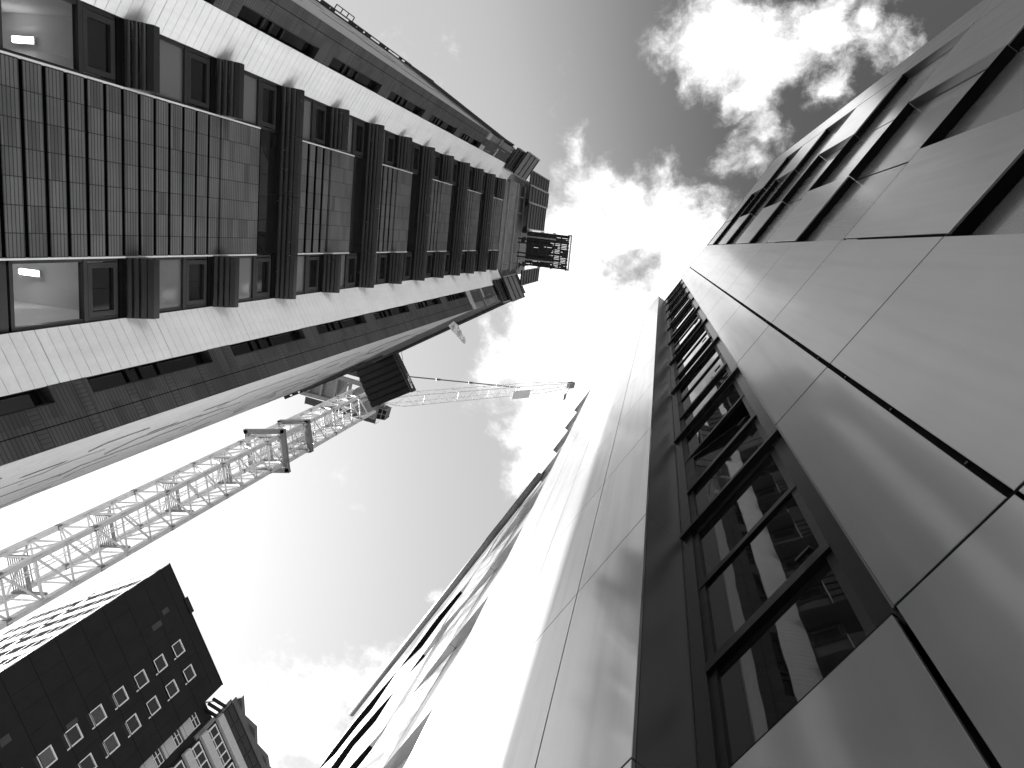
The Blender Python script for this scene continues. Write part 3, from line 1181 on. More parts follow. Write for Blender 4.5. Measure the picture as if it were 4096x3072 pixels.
# ---- safety screens round the top
def screen(name, label, fr_, u0, u1, o0, o1, z0, z1, nslat, ledge=True, mt=None):
    """raking protection screen: slats of sheet between dark rails; o0 at the bottom, o1 at the top"""
    root = thing(name, label, 'safety screen', tuple(fr_.p((u0 + u1) / 2, o0, z0)), 'safety screens round the tower top')
    sheets, rails, posts = MB(), MB(), MB()
    for i in range(nslat):
        q0, q1 = i / nslat, (i + 1) / nslat
        za, zb = z0 + (z1 - z0) * q0, z0 + (z1 - z0) * q1
        oa, ob = o0 + (o1 - o0) * q0, o0 + (o1 - o0) * q1
        rails.bar(fr_.p(u0, oa, za), fr_.p(u1, oa, za), .10, .09)
        sheets.hexa([fr_.p(u0, oa, za + .05), fr_.p(u1, oa, za + .05), fr_.p(u1, ob, zb - .05), fr_.p(u0, ob, zb - .05),
                     fr_.p(u0, oa - .02, za + .05), fr_.p(u1, oa - .02, za + .05), fr_.p(u1, ob - .02, zb - .05), fr_.p(u0, ob - .02, zb - .05)])
    rails.bar(fr_.p(u0, o1, z1), fr_.p(u1, o1, z1), .10, .09)
    for u in (u0, u1):
        posts.bar(fr_.p(u, o0 + .05, z0), fr_.p(u, o1 + .05, z1), .06, .08)
    sheets.build('screen_sheet', mt or MESH_PANEL, root)
    rails.build_each('rail', STEEL_DARK, root)
    posts.build_each('post', STEEL if ledge else STEEL_DARK, root)
    return root


oF = .07 * D
screen('safety_screen', 'dark slatted safety screen at the tower top, nearest the upper white planks', TF, -4.3, -3.33, oF, oF, Z(4.86 * D), Z(5.63 * D), 7)
screen('safety_screen', 'dark slatted screen at the tower top between two pale posts, right of the concrete beams', TF, -3.27, -2.14, oF, oF, Z(4.87 * D), Z(5.68 * D), 7)
screen('safety_screen', 'glinting slatted screen at the tower top, directly above the perforated loading platform', TF, -2.08, -.24, oF, oF, Z(4.90 * D), Z(5.64 * D), 7)
screen('safety_screen', 'slatted screen at the tower top, directly below the perforated loading platform', TF, 2.78, 3.9, oF, oF, Z(4.91 * D), Z(5.64 * D), 7)
for fr_, L, nm in ((WU, 1.97, 'upper'), (WL, 2.07, 'lower')):
    screen('safety_screen', 'dark slatted screen wrapping the end of the %s white plank band' % nm, fr_, .72, L + .2, .12, .12, Z(4.16 * D), Z(4.42 * D), 4)
    screen('safety_screen', 'grey translucent screen tilted outward above the end of the %s white planks' % nm, fr_, .72, L + .35, .40, .62, Z(4.30 * D), Z(4.60 * D), 3, True, PLY)
# long dark screens along the side walls
screen('safety_screen', 'long dark screen along the side wall top, behind the black ribbed platform', SL, 1.0, 12.0, .10, .14, Z(48.6), Z(52.9), 5, False)
screen('safety_screen', 'dark screen hung from the far rear corner of the tower beside the crane deck', SL, 8.6, 12.3, .08, .10, Z(38.4), Z(43.0), 4, False)
screen('safety_screen', 'long thin dark screen along the upper silhouette of the tower', SU, .2, 6.5, .08, .10, Z(39.6), Z(43.6), 5, False)
gr = thing('guard_rail', 'open three bay guard rail standing out from the upper silhouette of the tower', 'railing', tuple(SU.p(6.68, .2, Z(30.4))))
b = MB()
for q in range(4):
    b.bar(SU.p(6.70, .14, Z(30.4 + .6 * q)), SU.p(6.70, .38, Z(30.4 + .6 * q)), .035)
for o in (.15, .38):
    b.bar(SU.p(6.70, o, Z(30.4)), SU.p(6.70, o, Z(32.2)), .035)
b.bar(SU.p(6.70, .15, Z(32.2)), SU.p(6.70, .17, Z(34.0)), .04)
b.build('rail_frame', STEEL_DARK, gr)


# ---- perforated loading platform on the front
def build_platform():
    z = Z(4.8 * D)
    c = [(-9.39, -1.10), (-6.33, -.75), (-6.54, 1.75), (-9.60, 1.25)]
    root = thing('loading_platform', 'perforated dark steel loading platform cantilevered from the tower top front', 'loading platform', (c[0][0], c[0][1], z))
    A, B, C, E = [Vector((p[0], p[1], z)) for p in c]
    ux = (B - A).normalized()
    uy = (E - A).normalized()
    L, W = (B - A).length, (E - A).length
    at = lambda x, y, dz=0: A + ux * x + uy * y + Vector((0, 0, dz))
    deck, beams, side, rail = MB(), MB(), MB(), MB()
    # planks with gaps: light shows through the outer half
    n = 22
    rnd = random.Random(2)
    for i in range(n):
        y0 = W * i / n
        w = W / n
        x = 0
        while x < L - .02:
            ln = min(rnd.choice((.34, .42, .55)), L - x)
            gap = .022 if (x > L * .55 and rnd.random() < .5) or rnd.random() < .05 else 0
            deck.hexa([at(x, y0), at(x + ln, y0), at(x + ln, y0 + w - gap), at(x, y0 + w - gap),
                       at(x, y0, .05), at(x + ln, y0, .05), at(x + ln, y0 + w - gap, .05), at(x, y0 + w - gap, .05)])
            x += ln
    for x in (.45, .95, 1.5, 2.05, 2.5, L - .1):
        beams.bar(at(x, .05, -.06), at(x, W - .05, -.06), .09, .12)
    for y in (.55, W * .35, W * .65, W - .55):
        beams.bar(at(-.6, y, -.14), at(L * .62, y, -.14), .10, .14)
    for y in (.0, W):
        side.hexa([at(-.2, y - .02, -.1), at(L, y - .02, -.1), at(L, y - .02, 1.05), at(-.2, y - .02, 1.05),
                   at(-.2, y + .02, -.1), at(L, y + .02, -.1), at(L, y + .02, 1.05), at(-.2, y + .02, 1.05)])
        for x in (.1, 1.0, 1.9, L - .1):
            rail.bar(at(x, y + (.06 if y else -.06), -.15), at(x, y + (.06 if y else -.06), 1.15), .06)
    for y in (.35, W - .4):
        rail.bar(at(-.5, y, -.24), at(L * .7, y, -.24), .10, .08)
    for q in (.1, .45, .8):
        rail.bar(at(L + .05, -.1, q), at(L + .05, W + .1, q), .035)
    deck.build('deck', STEEL_DARK, root)
    beams.build('beam', STEEL_DARK, root)
    for i in (0, 6):
        q = MB()
        for f_ in side.f[i:i + 6]:
            q.face([side.v[j] for j in f_])
        q.build('side_panel', STEEL_DARK, root)
    rail.build_each('rail', STEEL, root)


build_platform()


# ---- black ribbed platform on the lower side
def build_ribbed():
    z = Z(49)
    c = [(-22.72, 8.41), (-19.67, 7.02), (-17.94, 10.68), (-21.16, 12.08)]
    root = thing('ribbed_platform', 'black platform with ribbed underside on the tower side, in front of the crane', 'loading platform', (c[1][0], c[1][1], z))
    A, B, C, E = [Vector((p[0], p[1], z)) for p in c]
    at = lambda s, t, dz=0: A.lerp(B, s).lerp(E.lerp(C, s), t) + Vector((0, 0, dz))
    n = 8
    b = MB()
    for i in range(n):
        t0, t1 = i / n, (i + 1) / n
        e = .030
        # trapezoid rib between narrow grooves
        prof = [(t0, .10), (t0 + .010, .10), (t0 + .018, 0), (t1 - .018, 0), (t1 - .010, .10), (t1, .10)]
        for q in range(len(prof) - 1):
            (ta, da), (tb, db) = prof[q], prof[q + 1]
            b.face([at(0, ta, da), at(1, ta, da), at(1, tb, db), at(0, tb, db)])
    b.face([at(0, 0, .12), at(0, 1, .12), at(1, 1, .12), at(1, 0, .12)])
    b.build('ribbed_sheet', mat('black_sheet', 0.011, .6, 0, .3, 2.0, fine=.3, bscale=6, spec=.15), root)
    fs = MB()
    x = (B - A).normalized()
    o = lambda t, k, dz: at(1, t, dz) + x * k
    fs.hexa([o(-.01, 0, -.12), o(1.01, 0, -.12), o(1.01, .05, -.12), o(-.01, .05, -.12), o(-.01, 0, .2), o(1.01, 0, .2), o(1.01, .05, .2), o(-.01, .05, .2)])
    fs.hexa([o(-.01, .14, -.05), o(1.01, .14, -.05), o(1.01, .36, .1), o(-.01, .36, .1), o(-.01, .14, .0), o(1.01, .14, .0), o(1.01, .36, .15), o(-.01, .36, .15)])
    fs.build('edge_channel', mat('channel_grey', .06, .5, .2, .1), root)
    gp = MB()
    gp.hexa([o(0, .05, .12), o(1, .05, .12), o(1, .14, .12), o(0, .14, .12), o(0, .05, .2), o(1, .05, .2), o(1, .14, .2), o(0, .14, .2)])
    gp.build('dark_gap', JOINT_AND_SHADE, root)
    # illegible white lettering and stickers on the edge
    mk = MB()
    rnd = random.Random(3)
    q = lambda t, s_: o(t, .14 + .22 * s_, -.053 + .15 * s_)
    def patch(t0, t1, s0, s1):
        mk.face([q(t0, s0), q(t1, s0), q(t1, s1), q(t0, s1)])
    patch(.865, .945, .12, .5)
    mk.build('sticker', MARK, root)
    mk = MB()
    t = .66
    while t < .86:
        for (a, c_) in ((.55, .85), (.12, .45)):
            if t < .70 and a < .5:
                continue
            if rnd.random() < .85:
                patch(t, t + .010, a, c_)
                patch(t + .010, t + .016, rnd.choice((a, (a + c_) / 2)), rnd.choice((c_, (a + c_) / 2 + .06)))
        t += .022
    mk.build('lettering', MARK, root)
    hg = MB()
    for s_ in (.1, .9):
        hg.tube(at(s_, .02, .1), at(s_, -.02, 3.0), .03, 6)
        hg.tube(at(s_, .95, .1), at(s_, -.04, 3.4), .02, 6)
    hg.build('hanger', STEEL_DARK, root)


build_ribbed()

# ---- loose sheeting caught at the tower top
b = MB()
base = SL.p(1.3, .2, Z(36.6))
pr = None
rnd = random.Random(9)
for i in range(9):
    t = i / 8
    c = base + Vector((.9 * t, 1.0 * t, -.5 * t * t))
    w = .30 * (1 - .75 * abs(t - .25)) + .03 * rnd.uniform(-1, 1)
    cur = [c + Vector((w * .6, -w * .5, rnd.uniform(-.1, .1))), c + Vector((0, 0, .18 * math.sin(i * 2))), c + Vector((-w * .6, w * .5, rnd.uniform(-.1, .1)))]
    if pr:
        for q in range(2):
            b.face([pr[q], pr[q + 1], cur[q + 1], cur[q]])
    pr = cur
o = b.build('torn_sheeting', CLOTH, None)
so = o.modifiers.new('thick', 'SOLIDIFY')
so.thickness = 0.01
tag(o, 'torn white sheeting fluttering from the tower side near its top', 'sheeting')

# ==================================================================
# TOWER CRANE
# ==================================================================
def build_crane():
    ra = 30.5
    a = Vector((math.cos(math.radians(154.6)), math.sin(math.radians(154.6)), 0)) * ra
    e1 = Vector((.998, -.058, 0))
    e2 = Vector((.058, .998, 0))
    s = 2.0
    ctr = a + (e1 + e2) * s / 2
    root = thing('tower_crane', 'pale lattice tower crane with a luffing jib, rising between the two towers', 'crane', (ctr.x, ctr.y, 0))
    corner = lambda i, z, k=0.0: a + e1 * (s if i in (1, 2) else 0) + e2 * (s if i in (2, 3) else 0) \
        + (e1 * (k if i in (1, 2) else -k) + e2 * (k if i in (2, 3) else -k)) + Vector((0, 0, z))
    top = Z(59.5)
    sec = 4.98
    z_j = Z(21.5) - 5 * sec
    joints = []
    while z_j < top:
        joints.append(z_j)
        z_j += sec
    for i in range(4):
        c = MB()
        c.bar(corner(i, 0), corner(i, top), .20, .20, up=(1, 0, 0)) if False else None
        q = corner(i, 0)
        p = corner(i, top)
        h = .12
        c.hexa([q - e1 * h - e2 * h, q + e1 * h - e2 * h, q + e1 * h + e2 * h, q - e1 * h + e2 * h,
                p - e1 * h - e2 * h, p + e1 * h - e2 * h, p + e1 * h + e2 * h, p - e1 * h + e2 * h])
        c.build('mast_chord', CRANE, root)
    br, fish = MB(), MB()
    for zj in joints:
        for half in range(3):
            z0 = zj + half * sec / 3
            z1 = z0 + sec / 3
            if z1 > top or z1 < 5:
                continue
            for sd in range(4):
                i, j = sd, (sd + 1) % 4
                br.tube(corner(i, z0), corner(j, z0), .05, 6)
                if sd == 1 or (sd != 1 and half % 2):
                    br.tube(corner(i, z0), corner(j, z1), .055, 6)
                else:
                    br.tube(corner(j, z0), corner(i, z1), .055, 6)
            for i in range(4):
                cc = corner(i, z0)
                w = .26
                br.hexa([cc - e1 * w * .9 - e2 * .03 + Vector((0, 0, -.2)), cc + e1 * w * .9 - e2 * .03 + Vector((0, 0, -.2)), cc + e1 * w * .9 + e2 * .03 + Vector((0, 0, -.2)), cc - e1 * w * .9 + e2 * .03 + Vector((0, 0, -.2)),
                            cc - e1 * w * .9 - e2 * .03 + Vector((0, 0, .2)), cc + e1 * w * .9 - e2 * .03 + Vector((0, 0, .2)), cc + e1 * w * .9 + e2 * .03 + Vector((0, 0, .2)), cc - e1 * w * .9 + e2 * .03 + Vector((0, 0, .2))])
        for i in range(4):
            cc = corner(i, zj)
            h = .125
            fish.hexa([cc + e1 * x * h + e2 * y * h + Vector((0, 0, zz)) for zz in (-.22, .05) for (x, y) in ((-1, -1), (1, -1), (1, 1), (-1, 1))])
    br.build('mast_bracing', CRANE, root)
    for i in range(0, len(fish.f), 6):
        q = MB()
        for f_ in fish.f[i:i + 6]:
            q.face([fish.v[j] for j in f_])
        q.build('splice_block', CRANE_DK, root)
    # ladder, landings
    ld = MB()
    l0 = ctr + e1 * .35 - e2 * .2
    for k in (-.2, .2):
        p = l0 + e1 * k
        ld.tube(p + Vector((0, 0, 6)), p + Vector((0, 0, top)), .03, 6)
    z = 6.0
    while z < top:
        ld.tube(l0 - e1 * .2 + Vector((0, 0, z)), l0 + e1 * .2 + Vector((0, 0, z)), .016, 5)
        z += .3
    ld.build('ladder', CRANE, root)
    for zj in joints[1:]:
        z = zj + 2.0
        if z > top - 1:
            continue
        pf = MB()
        c = ctr + e1 * -.35 + Vector((0, 0, z))
        for k in range(6):
            pf.bar(c + e1 * (-.5 + .12 * k) - e2 * .8, c + e1 * (-.5 + .12 * k) + e2 * .8, .035)
        for y in (-.85, .85):
            pf.bar(c - e1 * .6 + e2 * y, c + e1 * 1.2 + e2 * y, .10, .14)
        pf.bar(c + e1 * .35 - e2 * .9, c + e1 * .35 + e2 * .9, .10, .16)
        pf.bar(c - e1 * .55 - e2 * .9 + Vector((0, 0, 1)), c - e1 * .55 + e2 * .9 + Vector((0, 0, 1)), .04)
        for y in (-.9, .9):
            pf.bar(c - e1 * .55 + e2 * y, c - e1 * .55 + e2 * y + Vector((0, 0, 1)), .04)
        pf.build('landing', CRANE_DK, root)
    cb = MB()
    p = corner(2, 0) + e2 * .03 - e1 * .18
    cb.tube(p + Vector((0, 0, 5)), p + Vector((0, 0, top)), .03, 6)
    cb.build('power_cable', CABLE, root)
    # tie collars: a wide one below and a snug one above
    def collar(z, k, w, hh, name):
        b = MB()
        for i in range(4):
            p, q = corner(i, z, k), corner((i + 1) % 4, z, k)
            dd = (q - p).normalized()
            b.bar(p - dd * w / 2, q + dd * w / 2, w, hh)
        o = b.build(name, CRANE_DK, root, bevel=.015)
        bt = MB()
        for i in range(4):
            for (x, y) in ((-.12, -.1), (.12, .1), (0, .14)):
                c = corner(i, z - hh / 2, k) + e1 * x + e2 * y
                bt.tube(c, c - Vector((0, 0, .05)), .03, 6)
        bt.build('bolt', STEEL, o)
        tb = MB()
        for i in range(4):
            tb.tube(corner(i, z, k), corner(i, z, 0), .07, 8)
        tb.build('stay', CRANE, o)
    collar(Z(42.9), .40, .33, .26, 'tie_collar')
    collar(Z(46.9), .10, .28, .45, 'tie_collar')
    pl = MB()
    for i in (0, 1):
        for y in (.3, .9, 1.5):
            c = a + e1 * (.1 + 1.8 * i) + e2 * y
            pl.bar(c + Vector((0, 0, Z(42.9))), c + Vector((0, 0, Z(46.9))), .16, .1)
    pl.build('climbing_guide', CRANE, root)
    # slewing ring and machinery deck
    jd = Vector((math.cos(math.radians(13)), math.sin(math.radians(13)), 0))
    jl = Vector((-jd.y, jd.x, 0))
    slew = ctr + Vector((0, 0, top))
    b = MB()
    b.tube(slew, slew + Vector((0, 0, .5)), 1.35, 24)
    b.tube(slew + Vector((0, 0, .5)), slew + Vector((0, 0, 1.0)), 1.1, 24)
    b.build('slewing_ring', CRANE_DK, root, smooth=False)
    dk = MB()
    D0 = slew + Vector((0, 0, 1.0))
    at = lambda x, y, z: D0 + jd * x + jl * y + Vector((0, 0, z))
    # two box girders with open framing between
    bd = -jd
    for y in (-1.1, 1.1):
        dk.bar(at(1.4, y, .2), at(-6.8, y * 1.15, .2), .35, .5)
    for x in (1.2, -.6, -2.0, -3.4, -4.8, -6.6):
        dk.bar(at(x, -1.2, .2), at(x, 1.2, .2), .22, .3)
    for x in (-2.0, -4.8):
        dk.bar(at(x, -1.1, .2), at(x - 1.4, 1.1, .2), .14, .2)
    dk.hexa([at(x, y, z) for z in (.45, .55) for (x, y) in ((-6.6, -1.15), (-3.6, -1.15), (-3.6, 1.15), (-6.6, 1.15))])
    dk.build('machinery_deck', CRANE_DK, root)
    wk = MB()
    for y in (-2.0, 2.0):
        wk.hexa([at(x, yy, z) for z in (.4, .45) for (x, yy) in ((-6.4, y - .35), (1.0, y - .35), (1.0, y + .35), (-6.4, y + .35))])
    wk.build('walkway', STEEL_DARK, root)
    rl = MB()
    for y in (-2.4, 2.4):
        for z in (.9, 1.5):
            rl.tube(at(-6.4, y, z), at(1.0, y, z), .03, 6)
        x = -6.4
        while x < 1.1:
            rl.tube(at(x, y, .42), at(x, y, 1.5), .03, 6)
            x += .925
    rl.build('handrail', CRANE, root)
    bl = MB()
    for q in range(4):
        bl.hexa([at(x, y, z) for z in (.6, 2.2) for (x, y) in ((-6.6 + q * .55, -1.05), (-6.15 + q * .55, -1.05), (-6.15 + q * .55, 1.05), (-6.6 + q * .55, 1.05))])
    bl.build('counterweight', CONC, root)
    wn = MB()
    wn.tube(at(-3.2, -.9, 1.1), at(-3.2, .9, 1.1), .5, 14)
    wn.build('winch_drum', CRANE_DK, root)
    # a-frame
    apex = at(-3.4, 0, 9.0)
    af = MB()
    for y in (-1.0, 1.0):
        af.tube(at(.6, y, .4), apex + jl * y * .3, .11, 8)
        af.tube(at(-4.8, y, .4), apex + jl * y * .3, .11, 8)
    af.tube(apex - jl * .4, apex + jl * .4, .14, 8)
    af.build('a_frame', CRANE, root)
    # cab
    cx, cy = Vector((.95, .31, 0)).normalized(), Vector((-.31, .95, 0)).normalized()
    C0 = Vector((-25.75, 14.55, Z(59.6)))
    cabm = MB()
    P = lambda x, y, z: C0 + cx * x + cy * y + Vector((0, 0, z))
    cabm.hexa([P(x, y, z) for z in (0, 2.1) for (x, y) in ((-.8, .0), (.55, .0), (.55, 1.15), (-.8, 1.15))])
    cb_ = cabm.build('cab', CRANE_DK, root, bevel=.03)
    gl = MB()
    gl.hexa([P(.56, .05, .45), P(1.30, .12, .75), P(1.30, 1.03, .75), P(.56, 1.10, .45), P(.56, .05, 2.05), P(1.25, .12, 2.0), P(1.25, 1.03, 2.0), P(.56, 1.10, 2.05)])
    gl.build('cab_glazing', GLASS, cb_)
    fm = MB()
    for (x0, y0, z0, x1, y1, z1) in ((.56, .04, .43, 1.31, .1, .73), (.56, 1.11, .43, 1.31, 1.05, .73), (1.31, .1, .73, 1.31, 1.05, .73), (.56, .04, .43, .56, 1.11, .43),
                                     (1.31, .1, .73, 1.26, .1, 2.0), (1.31, 1.05, .73, 1.26, 1.05, 2.0), (.93, .07, .58, .93, 1.08, .58), (.56, .58, .43, 1.31, .58, .73)):
        fm.bar(P(x0, y0, z0), P(x1, y1, z1), .06)
    fm.build('cab_frame', CRANE_DK, cb_)
    sp = MB()
    sp.bar(P(-.8, .3, .1), slew + Vector((0, 0, .3)), .2, .25)
    for y in (.15, .45, .75, 1.05):
        sp.tube(P(-.85, y, -.02), P(.5, y, -.02), .025, 6)
    sp.build('cab_bracket', CRANE_DK, cb_)
    # luffing jib: square lattice boom
    foot = at(1.3, 0, .5)
    tip = Vector((-10.9, 17.75, Z(90)))
    ax = (tip - foot).normalized()
    side = ax.cross(Vector((0, 0, 1))).normalized()
    upv = side.cross(ax).normalized()
    L = (tip - foot).length
    def jp(t, y, z):
        taper = min(1, t / .08 + .25) * (1 if t < .8 else 1 - (t - .8) * 2.6)
        return foot + ax * (L * t) + side * (y * .52 * taper) + upv * (z * .52 * taper)
    jc, jb = MB(), MB()
    n = 26
    for (y, z) in ((-1, -1), (1, -1), (1, 1), (-1, 1)):
        for i in range(n):
            jc.tube(jp(i / n, y, z), jp((i + 1) / n, y, z), .042, 6)
    for i in range(n):
        t0, t1 = i / n, (i + 1) / n
        for (y0, z0, y1, z1) in ((-1, -1, 1, -1), (1, -1, 1, 1), (1, 1, -1, 1), (-1, 1, -1, -1)):
            if i % 2:
                jb.tube(jp(t0, y0, z0), jp(t1, y1, z1), .020, 5)
            else:
                jb.tube(jp(t0, y1, z1), jp(t1, y0, z0), .020, 5)
        if i % 4 == 0:
            for (y0, z0, y1, z1) in ((-1, -1, 1, -1), (1, -1, 1, 1), (1, 1, -1, 1), (-1, 1, -1, -1)):
                jb.tube(jp(t0, y0, z0), jp(t0, y1, z1), .03, 5)
    jc.build('jib_chord', CRANE, root)
    jb.build('jib_lacing', CRANE, root)
    jpl = MB()
    p0, p1 = jp(.60, 0, 0), jp(.70, 0, 0)
    jpl.hexa([p0 - side * .9 - upv * .66, p1 - side * .9 - upv * .66, p1 + side * .1 - upv * .66, p0 + side * .1 - upv * .66,
              p0 - side * .9 - upv * .60, p1 - side * .9 - upv * .60, p1 + side * .1 - upv * .60, p0 + side * .1 - upv * .60])
    jpl.build('jib_platform', CRANE, root)
    hd = MB()
    hd.tube(tip - side * .3, tip + side * .3, .24, 12)
    hd.hexa([tip + side * y + upv * z + ax * x for x in (-.6, .5) for (y, z) in ((-.4, -.3), (.4, -.3), (.4, .2), (-.4, .2))])
    hd.build('jib_head', CRANE_DK, root)
    pe = MB()
    q = jp(.68, 0, 1)
    pe.tube(apex, q, .07, 6)
    for t in (.2, .42, .64, .84):
        c = apex.lerp(q, t)
        dd = (q - apex).normalized()
        pe.tube(c - dd * .25, c + dd * .25, .12, 8)
    pe.build('pendant_rope', CABLE, root)
    # hoist rope and hook block
    hk = MB()
    hp = tip + Vector((.2, .0, -7.0))
    for k in (-.12, .12):
        hk.tube(tip + side * k - Vector((0, 0, .3)), hp + side * k, .022, 5)
    hk.build('hoist_rope', CABLE, root)
    hb = MB()
    hb.hexa([hp + side * y + ax.cross(side) * 0 + Vector((x, 0, z)) for z in (-.9, 0) for (x, y) in ((-.12, -.3), (.12, -.3), (.12, .3), (-.12, .3))])
    for i in range(8):
        t0, t1 = math.pi * (-.5 + 1.4 * i / 8), math.pi * (-.5 + 1.4 * (i + 1) / 8)
        g0 = hp + Vector((0, 0, -1.25)) + side * (.25 * math.cos(t0)) + Vector((0, 0, .25 * math.sin(t0)))
        g1 = hp + Vector((0, 0, -1.25)) + side * (.25 * math.cos(t1)) + Vector((0, 0, .25 * math.sin(t1)))
        hb.tube(g0, g1, .07, 6)
    hb.build('hook_block', CRANE_DK, root)


build_crane()

# ==================================================================
# DARK CLAD TOWER at the lower left
# ==================================================================
A_ = (-55.89, 36.98)
DF = Fr(A_, dirv(69.36))
LF = Fr(A_, dirv(157.8))


def build_dark_tower():
    H = Z(67.95)
    root = thing('dark_apartment_tower', 'black clad apartment tower with small white framed square windows, lower left corner', 'building', (A_[0], A_[1], 0))
    B_ = DF.p(16.3, 0, 0)
    L_ = LF.p(18.0, 0, 0)
    b = MB()
    C_ = L_ + DF.u * 16.3
    ins = lambda p, e: (p.x - DF.o.x * e, p.y - DF.o.y * e)
    # body set back behind the two facades
    q = [DF.p(.0, -.5, 0) - LF.o * .3, DF.p(16.3, -.5, 0), C_, L_ - LF.o * .3]
    b.prism([(p.x, p.y) for p in q], 0, H - .3)
    b.build('inner_wall', CONC_DARK, root)
    # dark facade with window openings cut as strips
    wins = []
    for s0 in (8.28, 11.50):
        k = 0
        while 65.02 - 3.0 * k > 2:
            wins.append((s0, 65.02 - 3.0 * k))
            k += 1
    w_, h_ = 1.58, 1.95
    f = DF
    b = MB()
    b.box(f, 0, 8.28, -.5, 0, 0, H)
    b.box(f, 8.28 + w_, 11.50, -.5, 0, 0, H)
    b.box(f, 11.50 + w_, 16.3, -.5, 0, 0, H)
    for s0 in (8.28, 11.50):
        prev = H
        for (s, zt) in [w for w in wins if w[0] == s0]:
            b.box(f, s0, s0 + w_, -.5, 0, Z(zt), prev)
            prev = Z(zt - h_)
        b.box(f, s0, s0 + w_, -.5, 0, 0, prev)
    b.build('dark_wall', DARKWALL, root)
    sm = MB()
    rnd = random.Random(6)
    for i in range(22):
        z = Z(66.4 - 2.98 * i)
        sm.box(f, 0.02, 16.28, -.1, .006, z, z + .05)
    for x in (2.1, 4.6, 6.4, 10.6, 14.4):
        for i in range(22):
            if rnd.random() < .7:
                z = Z(66.4 - 2.98 * i)
                xx = x + rnd.uniform(-.5, .5)
                sm.box(f, xx, xx + .03, -.1, .004, z - 2.9, z)
    sm.build('cladding_seam', JOINT_AND_SHADE, root)
    pt = MB()
    for (x0, x1, z0, z1) in ((4.98, 5.6, 62.1, 63.55), (5.0, 5.7, 43.2, 44.2), (7.78, 8.2, 48.9, 50.2), (4.2, 4.8, 64.2, 65.2)):
        pt.box(f, x0, x1, -.1, .008, Z(z0), Z(z1))
    pt.build_each('faded_panel', DARKWALL2, root)
    gm = [mat('pale_blind', .09, .5, 0, .1), mat('drawn_curtain', .06, .7, 0, .4, 5)]
    for n, (s, zt) in enumerate(wins):
        if zt < 35:
            continue
        z0, z1 = Z(zt - h_), Z(zt)
        fm = MB()
        e = .11
        fm.box(f, s, s + w_, -.30, -.03, z1 - e, z1)
        fm.box(f, s, s + w_, -.30, -.03, z0 + .40, z0 + .40 + e * 1.3)
        fm.box(f, s, s + e, -.30, -.03, z0 + .40, z1 - e)
        fm.box(f, s + w_ - e, s + w_, -.30, -.03, z0, z1 - e)
        wf = fm.build('window', WHITE_TRIM, root)
        pn = MB()
        pn.box(f, s + e, s + w_ - e, -.22, -.18, z0 + .54, z1 - e)
        k = {5: 1, 6: 0}.get(n, None) if n < 20 else None
        rowi = round((65.02 - zt) / 3.0)
        if s < 10 and rowi == 6:
            mt = gm[0]
        elif (s < 10 and rowi == 4) or (s > 10 and rowi == 4):
            mt = gm[1]
        else:
            mt = GLASS_FAR
        pn.build('pane', mt, wf)
        lp = MB()
        lp.box(f, s, s + w_ - e, -.25, -.12, z0, z0 + .40)
        lp.build('vent_panel', FRAME_DARK, wf)
    # sunlit facade: white balcony bands with glazing between, a step half way along
    f = LF
    bands, fin = MB(), MB()
    for i in range(22):
        z = Z(63.5 - 3.0 * i)
        bands.box(f, .0, 8.7, -.06, .02, z + .70, z + 2.05)
        bands.box(f, 9.5, 18.0, -.06, .0, z + .75, z + 2.1)
        for (a, c, xs, o) in ((.0, 8.7, (1.2, 2.6, 4.0, 6.2), .0), (9.5, 17.9, (11.2, 12.4, 13.6, 15.2, 16.6), -.045)):
            gl, mul = MB(), MB()
            gl.box(f, a + .05, c, -.3, -.035 + o * .5, z - .95, z + .75)
            g_ = gl.build('glazing', GLASS_BAND, root)
            for x in xs:
                mul.box(f, x, x + .07, -.2, -.015 + o * .5, z - .90, z + .70)
            if i < 7:
                mul.build_each('mullion', WHITE_TRIM, g_)
            else:
                mul.build('mullion', WHITE_TRIM, g_)
        fin.box(f, 8.8, 9.3, -.4, -.06, z - .85, z + .6)
    bands.box(f, 0, 18.2, -.05, .05, Z(66.4), H)
    bands.build_each('white_balcony_band', WHITE_WALL, root)
    fin.build_each('pale_pier', PALE_BAND, root)
    rc = MB()
    rc.box(DF, -.05, 16.35, -.55, .05, H, H + .12)
    rc.box(DF, 4.6, 6.6, -.5, .15, H - .2, H + .45)
    rc.build('roof_edge', FRAME_DARK, root)
    rl = MB()
    for zz in (.55, 1.1):
        rl.tube(LF.p(1.5, -.1, H + zz), LF.p(18.5, -.1, H + zz), .03, 5)
    rl.build('roof_rail', STEEL, root)


build_dark_tower()

# ==================================================================
# BANDED BUILDING beside it
# ==================================================================
C2 = (-49.40, 55.10)
BF = Fr(C2, dirv(69.36))


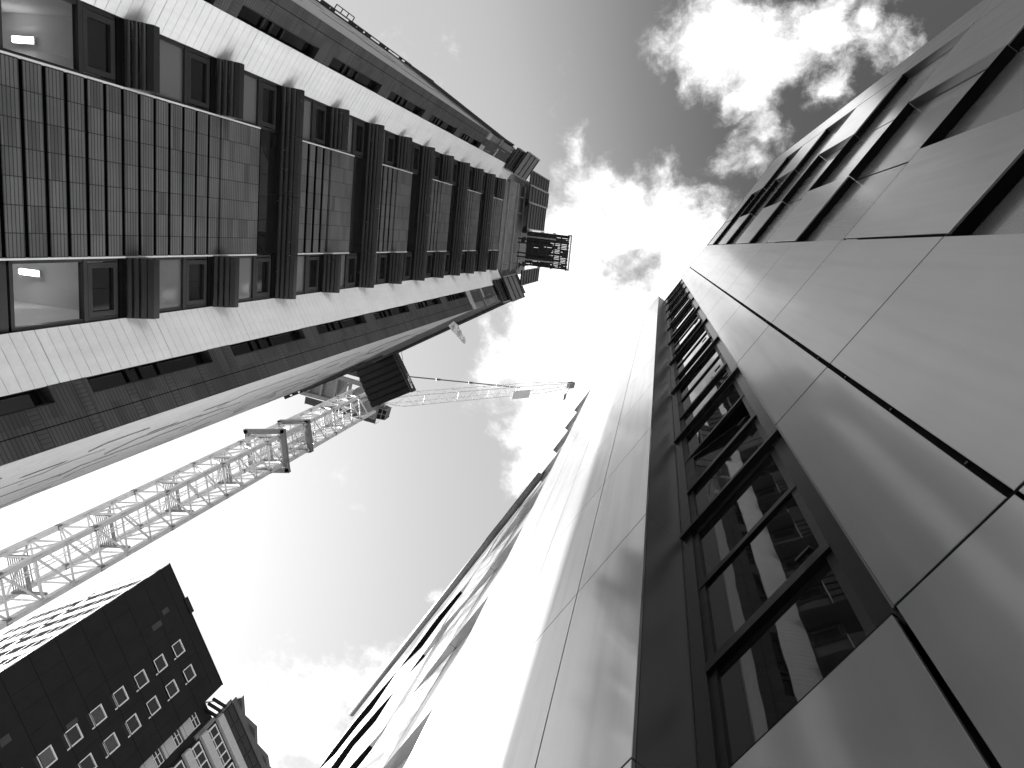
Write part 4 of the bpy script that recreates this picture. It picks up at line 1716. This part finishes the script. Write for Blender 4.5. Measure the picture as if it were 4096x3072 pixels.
def build_banded():
    root = thing('banded_building', 'dark building with pale horizontal bands and a zigzag roof edge beside the black tower', 'building', (C2[0], C2[1], 0))
    f = BF
    H = Z(67)
    b = MB()
    b.box(f, 0.05, 14, -12, -.45, 0, Z(68.9))
    b.build('inner_wall', DARKWALL, root)
    # link strip of glazing with pale panels, between the two buildings
    lk = MB()
    lk.box(f, -2.9, .05, -12, -.6, 0, Z(65.5))
    lk.build('link_wall', DARKWALL, root)
    bands, trim = MB(), MB()
    for k in range(22):
        zt = Z(66.68 - 3.06 * k)
        bands.box(f, -.02, 14, -.45, .0, zt - 1.08, zt)
    bands.build_each('pale_band', PALE_BAND, root)
    for k in range(12):
        zt = Z(65.55 - 3.06 * k)
        for (a, c) in ((.38, 5.0), (5.6, 10.2)):
            fm = MB()
            z1, z0 = zt - .25, zt - 1.95
            fm.box(f, a, c, -.44, -.30, z1 - .10, z1)
            fm.box(f, a, c, -.44, -.30, z0 + .5, z0 + .58)
            fm.box(f, a, a + .1, -.44, -.30, z0 + .5, z1)
            n = 4
            for q in range(n + 1):
                x = a + (c - a) * q / n
                fm.box(f, x - .07, x + .07, -.44, -.28, z0, z1)
            w = fm.build('window', WHITE_TRIM, root)
            pn = MB()
            pn.box(f, a, c, -.449, -.40, z0, z1)
            pn.build('pane', GLASS_FAR, w)
    for k in range(7):
        zt = Z(62.4 - 3.06 * k)
        pp, fm = MB(), MB()
        pp.box(f, -2.75, -1.05, -.6, -.42, zt - 1.25, zt - .05)
        pp.box(f, -2.75, -1.05, -.6, -.36, zt - 1.75, zt - 1.36)
        pp.build_each('pale_link_panel', PALE_BAND, root)
        for z in (zt + .05, zt + .5, zt + 1.0):
            fm.box(f, -2.75, -1.05, -.6, -.45, z, z + .08)
        for x in (-2.75, -2.1, -1.1):
            fm.box(f, x, x + .07, -.6, -.45, zt - .05, zt + 1.1)
        w = fm.build('window', WHITE_TRIM, root)
        pn = MB()
        pn.box(f, -2.75, -1.05, -.59, -.52, zt, zt + 1.1)
        pn.build('pane', GLASS_FAR, w)
    # glazed top storey
    gl, ml = MB(), MB()
    gl.box(f, .1, 14, -.44, -.2, Z(66.85), Z(68.8))
    for x in (.1, 2.26, 4.25, 6.35, 8.4, 10.5):
        ml.box(f, x, x + .1, -.3, -.1, Z(66.85), Z(68.8))
    ml.box(f, .1, 14, -.3, -.12, Z(67.7), Z(67.78))
    ml.box(f, .1, 14, -.3, -.1, Z(68.7), Z(68.8))
    gl.build('top_glazing', GLASS_FAR, root)
    ml.build('mullion', FRAME_GREY, root)
    # zigzag roof slab
    rf = MB()
    zz = [(-49.0, 55.1), (-49.04, 57.98), (-47.5, 59.3), (-47.64, 61.8), (-46.26, 63.3), (-46.15, 64.8), (-44.8, 66.3), (-44.7, 68.2), (-55, 71), (-60, 58), (-52.9, 56.5)]
    rf.prism(zz, Z(69.8), Z(70.4))
    rf.build('zigzag_roof', GREY_ROOF, root)
    sf = MB()
    sf.box(f, -.2, 13.5, -6, -.25, Z(68.8), Z(69.8))
    sf.build('roof_soffit', GREY_ROOF, root)
    ew = MB()
    ew.box(f, -.45, .05, -6, -.35, Z(62), Z(69.0))
    ew.build('end_wall', mat('grey_end_panel', .16, .6, 0, .25, .8), root)
    br = MB()
    for q in range(3):
        z = Z(66.9 - .9 * q)
        br.bar(f.p(-2.0, -.8, z), f.p(-.6, .5, z), .28, .3)
    br.build_each('roof_bracket', FRAME_DARK, root)


build_banded()
